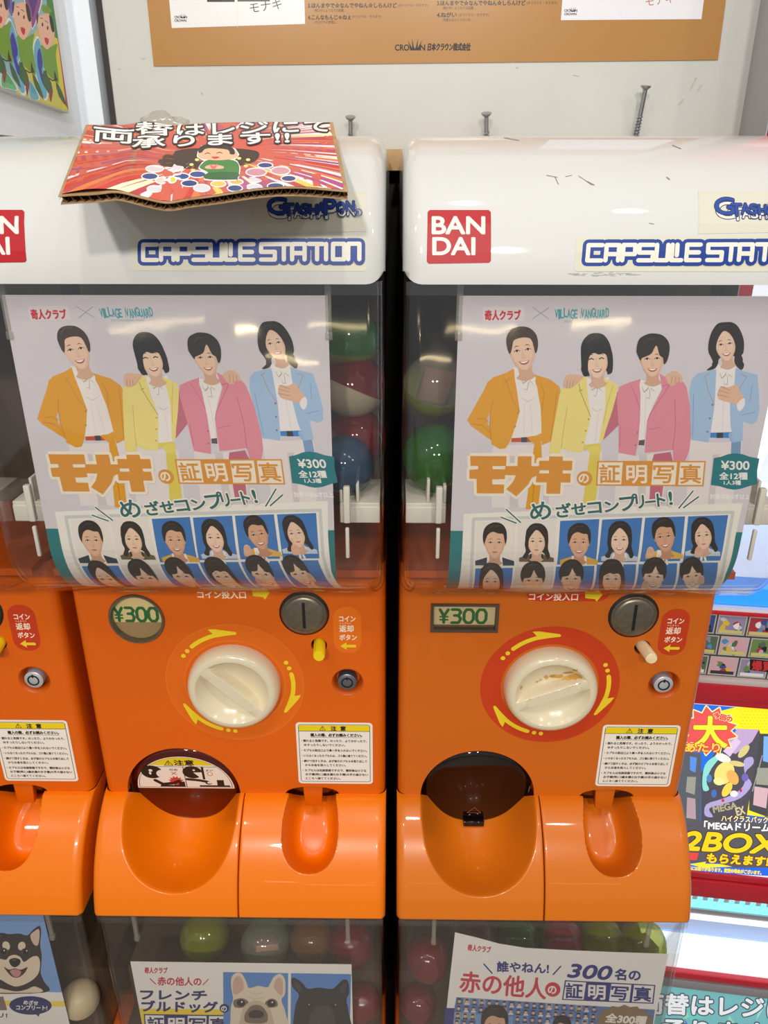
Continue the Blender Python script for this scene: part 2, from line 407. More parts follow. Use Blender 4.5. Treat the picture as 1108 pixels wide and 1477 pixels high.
# ---- control panel plate with its openings
def panel_plate(window):
    loops = []
    o = [(-.141, -.5975)]
    def arc(cx, cz, r, a0, a1, n=28, ry=None): return [(cx + r*math.cos(math.radians(a0 + (a1-a0)*k/n)), cz + (ry or r)*math.sin(math.radians(a0 + (a1-a0)*k/n))) for k in range(n+1)]
    o += [p for p in arc(-.0655, -.599, .0607, 179, 1)]
    o += arc(.0725, -.5975, .0285, 180, 0, 16, .0095)
    o += [(.141, -.5975), (.141, -.322), (-.141, -.322)]
    loops.append(o)
    loops.append(arc(.113, -.4536, .0150, 0, 360, 32)[:-1]); loops.append(arc(.0858, -.4105, .0078, 0, 360, 24)[:-1])
    if window == 'round': loops.append(arc(-.0894, -.3825, .0272, 0, 360, 40)[:-1])
    else: loops.append([(-.118, -.3915), (-.058, -.3915), (-.058, -.3655), (-.118, -.3655)])
    bm = bmesh.new(); E = []
    for l in loops:
        vv = [bm.verts.new((x, FP, z)) for x, z in l]; E += [bm.edges.new((vv[i], vv[(i+1) % len(vv)])) for i in range(len(vv))]
    bmesh.ops.triangle_fill(bm, edges=E, use_beauty=True, use_dissolve=False)
    ex = bmesh.ops.extrude_edge_only(bm, edges=E)
    for v in [g for g in ex['geom'] if isinstance(g, bmesh.types.BMVert)]: v.co.y += .007
    V = [v.co.copy() for v in bm.verts]; bm.verts.index_update(); F = [tuple(v.index for v in f.verts) for f in bm.faces]; bm.free()
    # the rounded shell round the plate
    path = [(-HALF, .90), (-HALF, .645)] + [(-HALF + .0095*(1 - math.cos(math.radians(t))), FP + .011*(1 - math.sin(math.radians(t)))) for t in range(10, 91, 10)]
    path += [(-x, y) for x, y in path[::-1]]
    half = len(path)//2
    for seg in (path[:half], path[half:]):
        k = len(V)
        for x, y in seg: V += [Vector((x, y, -.5975)), Vector((x, y, -.322))]
        F += [(k+2*i, k+2*i+2, k+2*i+3, k+2*i+1) for i in range(len(seg)-1)]
    return V, F
def warning_triangle(S, x, y, h, c, raw=True):
    S.stroke([(x - h*.55, y), (x + h*.55, y), (x, y + h*.95)], h*.09, c, True, raw); S.stroke([(x, y + h*.68), (x, y + h*.34)], h*.11, c, False, raw); S.ell(x, y + h*.17, h*.07, h*.07, c, 0, 10, raw)
def caution_label():
    S = Sheet(panel_sheet()); K = (40, 34, 30); x0, x1, z1, z0 = .0585, .1375, -.5035, -.5835
    S.rrect(x0, z0, x1, z1, .004, (236, 226, 212), True); S.rrect(x0+.0025, z0+.0025, x1-.0025, z1-.0025, .0025, K, True); S.rrect(x0+.0031, z0+.0031, x1-.0031, z1-.0031, .002, (236, 226, 212), True)
    S.rect(x0+.0031, z1-.0108, x1-.0031, z1-.0034, (232, 204, 30), True); S.rect(x0+.0031, z1-.0113, x1-.0031, z1-.0107, K, True)
    warning_triangle(S, .086, z1-.0098, .0056, K); S.text('注', .0945, z1-.0098, .0062, K, .00025, raw=True, up=1); S.text('意', .1045, z1-.0098, .0062, K, .00025, raw=True, up=1)
    S.text('購入の際、必ずお読みください。', .0735, z1-.0176, .0043, K, .00022, raw=True, up=1, w=.053); S.rect(.0735, z1-.0191, .1265, z1-.0187, K, True)
    z = z1 - .0247
    for i, (ind, k, t) in enumerate(CAUTION):
        if k == 'l' and i: z -= .0016
        n = len(t); S.text(t, x0 + (.005 if k == 'l' else .0078), z, .0034, K, .00012, raw=True, up=1, w=min(.068 if k == 'l' else .066, n*.00305)); z -= .0054
    return S.build('caution_label', M['gloss'], ROOT, lift=.0002)
def arrow_ring(faded):
    S = Sheet(panel_sheet()); Y = (236, 205, 40); cx, cz = 0, -.4569
    pts = [(cx + .0692*math.cos(2*math.pi*k/72), cz + .0692*math.sin(2*math.pi*k/72)) for k in range(73)] + [(cx + .0488*math.cos(-2*math.pi*k/72), cz + .0488*math.sin(-2*math.pi*k/72)) for k in range(73)]
    base = (222, 104, 20) if faded else (198, 62, 24)
    V = pts; S.add(V, [(k, k+1, 145-k-1) for k in range(72)] + [(k, 145-k-1, 145-k) for k in range(72)], base, True)
    if faded:
        for rr in (.0690, .0505): S.stroke([(cx + rr*math.cos(2*math.pi*k/72), cz + rr*math.sin(2*math.pi*k/72)) for k in range(72)], .0005, (232, 126, 48), True, True, 0)
    P = lambda r, a: (cx + r*math.cos(math.radians(a)), cz + r*math.sin(math.radians(a)))
    for k in range(3):
        o = -120*k
        S.ell(*P(.0585, 146+o), .0023, .0023, Y, 0, 16, True); S.ell(*P(.0585, 139+o), .0023, .0023, Y, 0, 16, True)
        S.stroke([P(.0585, a+o) for a in range(132, 100, -3)], .0044, Y, False, True)
        S.poly([P(.0563, 106+o), P(.0595, 106+o), P(.0668, 109+o), P(.0655, 104+o), P(.0608, 86+o), P(.0595, 84+o), P(.0578, 85+o), P(.0565, 95+o)], Y, 0, True)
    return S.build('arrow_sticker', M['gloss'], ROOT, lift=.00012)
def return_sticker(faded):
    S = Sheet(panel_sheet()); x0, x1, z1, z0 = .1003, .1272, -.3675, -.4195
    c = (230, 112, 22) if faded else (196, 60, 26)
    S.rrect(x0, z0, x1, z1, .0125, c, True); Wt = (250, 226, 200)
    for t, z, s, w in (('コイン', -.3835, .0072, .0155), ('返却', -.3948, .0082, .0135), ('ボタン', -.4043, .0072, .0165)): S.text(t, .1062, z, s, Wt, .0002, raw=True, up=1, w=w)
    S.text('へんきゃく', .1064, -.3866, .0023, Wt, 0, raw=True, up=1, w=.011)
    S.poly([(.1065, -.4115), (.1128, -.4072), (.1125, -.4100), (.1215, -.4100), (.1222, -.4115), (.1215, -.4130), (.1125, -.4130), (.1128, -.4158)], (236, 205, 40), 0, True)
    return S.build('return_sticker', M['gloss'], ROOT, lift=.00012)
def slot_sticker(faded):
    S = Sheet(panel_sheet()); S.rrect(-.032, -.360, .048, -.336, .011, (222, 104, 20) if faded else (196, 60, 26), True)
    S.text('コイン投入口', -.028, -.3585, .0085, (250, 226, 200), .0002, raw=True, up=1, w=.046)
    S.poly([(.024, -.349), (.034, -.349), (.0345, -.346), (.0410, -.3525), (.0360, -.3602), (.0345, -.3575), (.0250, -.3565)], (236, 205, 40), 0, True)
    return S.build('coin_slot_sticker', M['gloss'], ROOT, lift=.00012)
def dial_height(r):
    for (r0, h0), (r1, h1) in zip(DIALP, DIALP[1:]):
        if min(r0, r1) <= r <= max(r0, r1) and r0 != r1: return h0 + (h1-h0)*(r-r0)/(r1-r0)
    return DIALP[0][1]
DIALP = [(0, .0020), (.010, .0022), (.02, .0036), (.029, .0075), (.0345, .0146), (.0365, .0166), (.0395, .0166), (.0425, .0152), (.0452, .0100), (.0462, .003), (.0462, -.001)]
def make_dial(ang, worn):
    d = mk('dial', *lathe(DIALP, (0, FP, -.4569), 72), M['dial'], ROOT)
    ca, sa = math.cos(math.radians(ang)), math.sin(math.radians(ang)); V, F = [], []; n = 24
    prof = [(-1.0, 0), (-.86, .7), (-.76, .95), (-.66, 1), (.66, 1), (.76, .95), (.86, .7), (1.0, 0)]
    for k in range(n + 1):
        u = -.0372 + .0744*k/n; top = .0164; wd = .0066 + .0008*math.cos(math.pi*u/.076)
        for q, h in prof:
            v = q*wd; r = min(.0362, math.hypot(u, v)); hb = dial_height(r) - .0008
            V.append((u*ca - v*sa, FP - (hb + (max(top, hb) - hb)*h), -.4569 + u*sa + v*ca))
    k = len(prof); F = [(r*k+c, r*k+c+1, (r+1)*k+c+1, (r+1)*k+c) for r in range(n) for c in range(k-1)]
    mk('grip', V, F, M['dial'], d, smooth=35)
    if worn:
        class DS:
            cut_a = []; cut_b = []; x0 = 0
            def at(s, a, b, h):
                u, v = a*ca + b*sa, -a*sa + b*ca; hh = dial_height(math.hypot(a, b))
                if abs(v) < .0076: hh = max(hh, (.0164) - max(0, (abs(v) - .0048))*5)
                return Vector((a, FP - hh - .0004 - h, -.4569 + b))
        S = Sheet(DS()); rnd = random.Random(4); B = [(206, 152, 62), (190, 134, 50), (214, 170, 96)]
        def flake(u, v, lu, lv, c):
            p = []
            for k in range(9):
                t = 2*math.pi*k/9; q = rnd.uniform(.55, 1.1); U, W = u + lu*q*math.cos(t), v + lv*q*math.sin(t); p.append((U*ca - W*sa, U*sa + W*ca))
            S.poly(p, c, 3, True)
        for u, v, lu, lv in [(.026, .0085, .008, .0018), (.018, .0065, .006, .0014), (.030, .0062, .004, .0012), (.012, .0105, .005, .0016), (.006, .0128, .0035, .0013), (0, .0135, .0022, .0018), (-.006, .0125, .002, .0008),
                             (-.010, .0118, .0018, .0007), (.022, .0135, .0045, .001), (.030, .0115, .003, .001), (-.022, .0052, .0035, .0005), (-.014, .0052, .0028, .0005), (-.004, -.0062, .003, .0006), (.010, -.0052, .003, .0005), (.029, .0205, .002, .0013), (-.026, .016, .0013, .002)]:
            flake(u, v, lu*1.15, lv*1.5, rnd.choice(B))
        S.build('worn_paint', M['ink'], d)
    return d
def hood_stickers(h, dx1=0, dx2=0):
    s1 = Sheet(HS); R = (172, 12, 24); Wt = (222, 216, 208)
    # red square with white lettering, traced on the right machine
    T = HS_R.un; s1.T = T
    s1.poly([(620, 303), (705, 303), (708, 306), (708.5, 376), (706, 379), (619, 380.5), (616, 377), (617, 306)], R)
    s1.text('BAN', 624, 337, 35, Wt, 1.1, w=75); s1.text('DAI', 625, 367, 35, Wt, 1.1, w=60)
    s1.build('brand_sticker', M['gloss'], h, lift=.0002).location.x = dx1
    s2 = Sheet(HS); s2.T = HS_L.un; Bl = (20, 56, 136); Cr = (236, 230, 210)
    s2.poly([(190, 342), (528, 337), (530, 340), (529, 388), (526, 391), (192, 391), (189, 388), (188, 345)], (206, 202, 182))
    # lettering made of straight strokes with the blue outline round it
    letters = {'C': [[(20, 0), (0, 0), (0, 22), (20, 22)]], 'A': [[(0, 22), (0, 0), (18, 0), (18, 22)], [(0, 13), (18, 13)]], 'P': [[(2, 22), (2, 0), (19, 0), (19, 13), (2, 13)]],
               'S': [[(20, 0), (0, 0), (0, 11), (20, 11), (20, 22), (0, 22)]], 'U': [[(0, 0), (0, 22), (16, 22), (16, 0)]], 'L': [[(0, 0), (0, 22), (14, 22)], [(7, 0), (7, 15)]], 'E': [[(19, 0), (0, 0), (0, 22), (19, 22)], [(0, 11), (17, 11)]],
               'T': [[(0, 0), (20, 0)], [(12, 0), (12, 22)]], 'I': [[(0, 0), (0, 22)]], 'O': [[(0, 0), (16, 0), (16, 22), (0, 22), (0, 0)]], 'N': [[(0, 22), (0, 0), (16, 0), (16, 22)]]}
    xs = [(206, 'C'), (232, 'A'), (254, 'P'), (279, 'S'), (304, 'U'), (326, 'L'), (347, 'E'), (377, 'S'), (398, 'T'), (422, 'A'), (446, 'T'), (471, 'I'), (481, 'O'), (503, 'N')]
    for w_, c in ((16.5, Bl), (6.2, (222, 218, 204))):
        for x, ch in xs:
            for st in letters[ch]: s2.stroke([(x + a, 353.5 + b - (x - 200)*.004) for a, b in st], w_, c, cap=12)
    s2.build('name_sticker', M['gloss'], h, lift=.0002).location.x = dx2
    s3 = Sheet(HS); s3.T = HS_L.un
    s3.poly([(364, 275), (528, 276), (529, 334), (362, 337)], (206, 202, 184))
    for (ox, oy, c, ol) in ((1.5, 6, (218, 214, 200), .6), (0, 0, (34, 68, 146), .8)):
        for ch, x, y, sz, wd in (('G', 386, 309, 34, 30), ('T', 409, 312, 26, 16), ('A', 423, 309, 22, 13), ('S', 435, 309, 20, 11), ('H', 447, 310, 20, 12), ('A', 458, 309, 22, 12), ('P', 468, 311, 33, 18), ('O', 486.5, 307, 20, 12), ('N', 500, 306, 21, 12)):
            s3.text(ch, x + ox, y + oy, sz, c, ol*.55, w=wd*.92, out=[(1.5, (24, 44, 110))])
    s3.stroke([(517 + 5.5*math.cos(k*.3), 308 + 5*math.sin(k*.3)) for k in range(21)], 1.1, (30, 60, 140), True); s3.text('R', 514.5, 311, 8, (30, 60, 140), .2)
    s3.build('logo_sticker', M['gloss'], h, lift=.0002).location.x = dx2
HS = Prof(HOOD); HS_R = Prof(HOOD, .15725); HS_L = Prof(HOOD, -.15725)
def door_sticker(d):
    S = Sheet(DOORP); DX, R = -.0655, .0525; K = (38, 32, 28); C_ = (238, 224, 206); b0 = -.001
    half = [(DX + R*math.cos(math.radians(t)), b0 + (R*.98)*math.sin(math.radians(t))) for t in range(0, 181, 6)]
    S.poly(half, C_, 0, True); S.poly([(DX + (x-DX)*.965, b0 + .0016 + (y-b0)*.945) for x, y in half], K, 0, True)
    S.poly([(DX + (x-DX)*.952, b0 + .0021 + (y-b0)*.93) for x, y in half], C_, 0, True)
    S.poly([(DX + (x-DX)*.952, b0 + .0021 + (y-b0)*.93) for x, y in half if (y-b0) > R*.70], (230, 204, 34), 0, True)
    S.stroke([(DX - .036, b0+.0352), (DX + .036, b0+.0352)], .0006, K, False, True); S.stroke([(DX + .001, b0+.0352), (DX+.001, b0+.002)], .0008, K, False, True)
    warning_triangle(S, DX - .0135, b0 + .0372, .0082, K); S.text('注意', DX - .0075, b0 + .0380, .0095, K, .0003, raw=True, up=1, w=.021)
    # left pictogram: hand pushed inside (wrong)
    S.ell(DX - .0335, b0 + .0265, .0115, .0105, K, 0, 24, True); S.ell(DX - .0225, b0 + .0235, .0065, .0065, C_, 0, 20, True)
    S.ell(DX - .0345, b0 + .0290, .0021, .0021, C_, 0, 12, True); S.ell(DX - .0355, b0 + .0245, .0013, .0024, C_, 0, 12, True)
    st = [(DX - .0095 + (.0088 if k % 2 else .0058)*math.cos(k*math.pi/12), b0 + .0115 + (.0088 if k % 2 else .0058)*math.sin(k*math.pi/12)) for k in range(24)]
    S.poly(st, (206, 60, 60), 0, True)
    S.stroke([(DX - .032, b0 + .0130), (DX - .0245, b0 + .0065), (DX - .0120, b0 + .0085), (DX - .0065, b0 + .0120)], .0042, K, False, True)
    S.rect(DX - .0275, b0 + .0025, DX - .0015, b0 + .0052, K, True); S.rect(DX - .0070, b0 + .0025, DX - .0005, b0 + .0110, K, True)
    for d_ in (1, -1): S.stroke([(DX - .0125, b0 + .0245 + d_*.0022), (DX - .0075, b0 + .0245 - d_*.0022)], .0009, (206, 60, 60), False, True)
    S.text('だめ', DX - .0140, b0 + .0290, .0036, K, .0001, raw=True, up=1, w=.0085)
    # right pictogram: hand waiting (right)
    S.ell(DX + .0100, b0 + .0265, .0105, .0100, K, 0, 24, True); S.poly([(DX + .0110, b0 + .0262), (DX + .0215, b0 + .0268), (DX + .0175, b0 + .0175)], C_, 0, True)
    S.ell(DX + .0120, b0 + .0300, .0014, .0014, C_, 0, 12, True)
    S.stroke([(DX + .0030, b0 + .0150), (DX + .0150, b0 + .0135), (DX + .0240, b0 + .0110)], .0038, K, False, True); S.rect(DX + .0200, b0 + .0150, DX + .0225, b0 + .0350, K, True)
    S.ell(DX + .0255, b0 + .0090, .0036, .0026, K, 0, 16, True); S.ell(DX + .0265, b0 + .0096, .0028, .0016, C_, 0, 16, True)
    S.rect(DX + .0150, b0 + .0025, DX + .0480, b0 + .0052, K, True); S.rect(DX + .0345, b0 + .0025, DX + .0420, b0 + .0140, K, True)
    S.stroke([(DX + .0285 + .0028*math.cos(k*.35), b0 + .0240 + .0028*math.sin(k*.35)) for k in range(18)], .0007, (206, 60, 60), True, True); S.text('よい', DX + .0248, b0 + .0285, .0036, K, .0001, raw=True, up=1, w=.0075)
    S.build('warning_sticker', M['gloss'], d, lift=.0006)
TILT = math.radians(10)
DOORP = Plane((0, .6435, -.599), (1, 0, 0), (0, -math.sin(TILT), math.cos(TILT)))
def make_door(kind):
    V, F = lathe([(0, .0), (.03, 0), (.052, 0), (.0565, -.0008), (.0592, -.0035), (.0600, -.008), (.0600, -.014)], (-.0655, 0, 0), 64)
    R3 = Matrix.Rotation(TILT, 3, 'X')
    V = [R3 @ Vector((x, y, z)) + Vector((0, .6435, -.599)) for x, y, z in V]
    d = mk('chute_door', V, F, M['door_red' if kind == 'red' else 'door_dark'], ROOT)
    if kind == 'red': door_sticker(d)
    else:
        c = DOORP.at(-.0655, -.050, 0); v, f = box(-.0655 - .0115, -.0655 + .0115, c.y - .007, c.y + .004, c.z - .006, c.z + .0012)
        bevel_obj(mk('handle', v, f, M['door_dark'], d), .0015)
        S = Sheet(DOORP); S.stroke([(-.0655 - .0075, -.0395), (-.0655 + .0075, -.0395), (-.0655, -.0300)], .0007, (150, 96, 70), True, True); S.build('arrow_mark', M['gloss'], d, lift=.0004)
    V, F = lathe([(.0605, .0), (.0605, -.012), (.0615, -.05)], (-.0655, FP, -.599), 64)
    keep = [f for f in F if all(V[i][2] > -.5985 for i in f)]
    mk('chute_rim', V, keep, M['orange_dark'], ROOT)
    return d
def price_window(kind):
    G = (36, 110, 58)
    if kind == 'round':
        f = mk('price_window', *lathe([(.0272, -.004), (.0272, .0008), (.0262, .0022), (.0248, .0022), (.0240, .0004), (.0240, -.006)], (-.0894, FP, -.3825), 56), M['metal'], ROOT)
        v, fc = lathe([(0, .0016), (.015, .0014), (.0246, .0002)], (-.0894, FP, -.3825), 48); mk('window_cover', v, fc, M['cover'], f)
        S = Sheet(panel_sheet(FP + .0042)); S.rrect(-.1165, -.4095, -.0622, -.3555, .02, (166, 140, 96), True); S.poly([(-.1155, -.3885), (-.0635, -.3885), (-.0655, -.3650), (-.075, -.357), (-.104, -.357), (-.1135, -.3650)], (226, 206, 150), 0, True)
        bx, bz, k = -.1118, -.3872, .93
    else:
        v, fc = join(box(-.1205, -.0555, FP - .0018, FP + .005, -.3945, -.3912), box(-.1205, -.0555, FP - .0018, FP + .005, -.3658, -.3632), box(-.1205, -.1177, FP - .0018, FP + .005, -.3912, -.3658), box(-.0583, -.0555, FP - .0018, FP + .005, -.3912, -.3658))
        f = mk('price_window', v, fc, M['brown'], ROOT)
        v, fc = box(-.1177, -.0583, FP - .0008, FP + .0004, -.3912, -.3658); mk('window_cover', v, fc, M['cover'], f)
        S = Sheet(panel_sheet(FP + .0042)); S.rect(-.119, -.3925, -.057, -.3645, (222, 206, 166), True); S.rect(-.119, -.3925, -.057, -.3890, (120, 90, 60), True)
        bx, bz, k = -.1115, -.3868, 1.0
    wd = .0030; h = .0145; x = bx
    def st(p): S.stroke([(x + a*.0090*k, bz + b*h) for a, b in p], wd, G, False, True, 6)
    st([(0, 1), (.45, .5), (.9, 1)]); st([(.45, .5), (.45, 0)]); S.stroke([(x + .0005, bz + .45*h), (x + .0078*k, bz + .45*h)], .0018, G, False, True); S.stroke([(x + .0005, bz + .22*h), (x + .0078*k, bz + .22*h)], .0018, G, False, True)
    x += .0112*k; st([(.05, 1), (.75, 1), (1, .8), (.75, .55), (.3, .55)]); st([(.75, .55), (1, .3), (.8, 0), (.05, 0)])
    for _ in range(2): x += .0122*k; st([(.25, 1), (.75, 1), (1, .75), (1, .25), (.75, 0), (.25, 0), (0, .25), (0, .75), (.25, 1)])
    S.build('price_card', M['ink'], f)
    return f
ROOT = None
def machine(name, cx, dy, dz, label, hood=True, window='round', dial_angle=-44, worn=False, faded=False, rod='yellow', door='red', lock='b', full=True, muted=False):
    global ROOT
    ROOT = empty(name, (cx, MO.y + dy, MO.z + dz), label, 'capsule machine', 'orange capsule machines')
    R = ROOT; OM, TM, ky = (M['orange_b'], M['tray_b'], 'b') if muted else (M['orange'], M['tray'], '')
    # body: dark block behind the case, orange box behind the panel
    shared('cabinet_body', lambda: bevel_obj(mk('cabinet_body', *box(-.147, .147, .78, .93, -.680, -.070), M['brown'], R), .002), 'cabinet_body', R)
    shared('panel_' + window + ky, lambda: mk('control_panel', *panel_plate(window), OM, R), 'control_panel', R)
    # tilted hopper floor seen through the bottom of the case
    if hood: shared('hopper_floor', lambda: mk('hopper_floor', *join(box(-.1475, .1475, .606, .779, -.321, -.314), box(-.1475, .1475, .772, .779, -.314, -.072)), M['orange_dark'], R), 'hopper_floor', R)
    else: shared('hopper_shelf', lambda: mk('hopper_floor', *join(box(-.1475, .1475, .578, .779, -.2030, -.1952), box(-.1475, .1475, .537, .584, -.2630, -.2550), box(-.1475, .1475, .578, .584, -.2550, -.2030)), M['brown'], R), 'hopper_floor', R)
    shared('back_board', lambda: mk('back_board', *box(-.1475, .1475, .762, .7715, -.313, -.070), M['brown'], R), 'back_board', R)
    # clear case: outer and inner skin
    def case():
        a = loft(case_prof(0), HALF, .012, 6, closed=False); b = loft(case_prof(.0028), HALF - .0028, .0095, 6, closed=False)
        return mk('display_case', *join(a, b), M['case'], R, smooth=50)
    shared('display_case', case, 'display_case', R)
    def rim():
        o = mk('case_rim', *box(-.149, .149, .5345, .5375, -.0670, -.0582), M['case'], R)
        return o
    shared('case_rim', rim, 'case_rim', R)
    for x in (-.112, .112):
        shared('clip_top%g' % x, lambda: bevel_obj(mk('case_clip', *join(box(x-.0022, x+.0022, .5372, .5412, -.092, -.060), box(x-.0026, x+.0026, .5366, .5418, -.098, -.092)), M['edge' if full else 'white'], R), .0008), 'case_clip', R)
        xs = .122 if x > 0 else -.122
        if hood: shared('clip_low%g' % x, lambda: bevel_obj(mk('case_clip', *join(box(xs-.0025, xs+.0025, .5372, .5425, -.238, -.208), box(xs-.0015, xs+.0015, .5372, .5405, -.268, -.242)), M['white'], R), .001), 'case_clip', R)
    for g in ((-1, 1) if hood else ()):
        def bracket(g=g):
            X = lambda a, b: (min(g*a, g*b), max(g*a, g*b))
            return bevel_obj(mk('side_bracket', *join(*[box(*X(a, b), *r) for a, b, r in ((.115, .147, (.56, .615, -.2340, -.2300)), (.115, .1175, (.56, .60, -.2300, -.2150)), (.128, .1305, (.56, .60, -.2300, -.2100)), (.115, .147, (.559, .5615, -.247, -.2330)))]), M['white'], R), .0008)
        shared('bracket%d' % g, bracket, 'side_bracket', R)
    shared('chute_tray' + ky, lambda: mk('chute_tray', *tray_mesh(-.1515, -.0006, chute_hollow, 'l'), TM, R, smooth=60), 'chute_tray', R)
    shared('coin_tray' + ky, lambda: mk('coin_tray', *tray_mesh(.0006, .1515, coin_hollow, 'r'), TM, R, smooth=60), 'coin_tray', R)
    shared('inner_wall', lambda: mk('inner_wall', *box(-.145, .145, .688, .70, -.685, -.50), M['orange_dark'], R), 'inner_wall', R)
    shared('coin_flap' + ky, lambda: bevel_obj(mk('coin_flap', [(.0615, .640, -.588), (.0835, .640, -.588), (.0635, .638, -.6185), (.0815, .638, -.6185), (.0615, .650, -.588), (.0835, .650, -.588), (.0635, .645, -.6185), (.0815, .645, -.6185)], [(0,1,3,2), (4,6,7,5), (0,2,6,4), (1,5,7,3), (0,4,5,1), (2,3,7,6)], OM, R), .0008), 'coin_flap', R)
    if hood:
        prof = HOOD + [(.93, .038), (.93, -.0585)]
        h = mk('hood', *loft(prof, HALF + .001, .013, 7), M['hood'], R, smooth=50)
        hood_stickers(h, 0 if muted else .009, -.0235 if muted else 0)
        if worn:
            rnd = random.Random(8)
            for a, b, w_ in (((788, 253), (803, 256), 1.1), ((800, 256), (805, 266), 1.1), ((815, 255), (824, 253), .9), ((834, 254), (853, 267), 1.0), ((846, 262), (856, 267), 1.6), ((960, 256), (964, 259), 1.8), ((727, 199), (748, 203), 1.0), ((968, 210), (980, 215), 1.3), ((935, 322), (942, 323), 1.0)): S = Sheet(HS); S.T = HS_R.un; S.stroke([a, b], w_, (128, 122, 118), cap=6); S.build('scratch', M['ink'], h, lift=.00012)
            S = Sheet(HS); S.T = HS_R.un
            for k in range(46): x = rnd.uniform(818, 918); y = 395 + rnd.uniform(-3.4, 3.4) * (1 - abs(x - 868)/70); S.stroke([(x, y), (x + rnd.uniform(3, 9), y + rnd.uniform(-.6, .6))], .7, (176, 170, 160), cap=0)
            tag(S.build('rubbed_smear', M['ink'], h, lift=.00012), kind='stuff')
    if full:
        shared('label', caution_label, 'caution_label', R)
        shared('rings%d' % faded, lambda: arrow_ring(faded), 'arrow_sticker', R); shared('ret%d' % faded, lambda: return_sticker(faded), 'return_sticker', R); shared('slot%d' % faded, lambda: slot_sticker(faded), 'coin_slot_sticker', R)
        make_dial(dial_angle, worn); price_window(window); make_door(door)
        # the coin slot: metal disc with a slit
        s = mk('coin_slot', *lathe([(0, .0040), (.0165, .0040), (.0185, .0034), (.0195, .0020), (.0205, .0022), (.0215, .0014), (.0222, -.001)], (.0728, FP, -.3752), 56), M['metal'], R)
        v, f = box(.0728-.0014, .0728+.0014, FP-.0044, FP-.0030, -.3892, -.3612); mk('slit', v, f, M['black'], s)
        v, f = lathe([(.0222, .0012), (.0240, .0004), (.0244, -.001)], (.0728, FP, -.3752), 56); mk('slot_rim', v, f, M['black'], s)
        # return rod and its hole
        v, f = lathe([(.0078, .0), (.0078, -.012), (0, -.012)], (.0858, FP, -.4105), 28); b = mk('return_button', v, f, M['black'], R)
        tip = Vector((.0858 + (.0015 if rod == 'yellow' else .004), FP - .018, -.4120)); v, f = tube([(.0858, FP + .010, -.4105), tip + Vector((0, .0012, .0)), tip], [.0058, .0058, .0050], 20); mk('rod', v, f, M['yellow' if rod == 'yellow' else 'cream'], b)
        # lock in its round recess
        v, f = lathe([(.0158, .0006), (.0150, .0), (.0132, -.004), (.0115, -.010), (0, -.011)], (.113, FP, -.4536), 40); l = mk('lock', v, f, M['orange_dark'], R)
        L = M['lockw' if lock == 'w' else 'lockb']; v, f = lathe([(0, .0012), (.0082, .0012), (.0094, .0004), (.0096, -.011)], (.1125, FP, -.4538), 40); mk('lock_cylinder', v, f, L, l)
        v, f = lathe([(.0046, .0008), (.0046, .0016), (.0060, .0016), (.0060, .0008)], (.1125, FP, -.4538), 32); v2, f2 = box(.1125-.0008, .1125+.0008, FP-.0017, FP-.0008, -.4505, -.4470); mk('keyway', *join((v, f), (v2, f2)), M['black'], l)
    return R
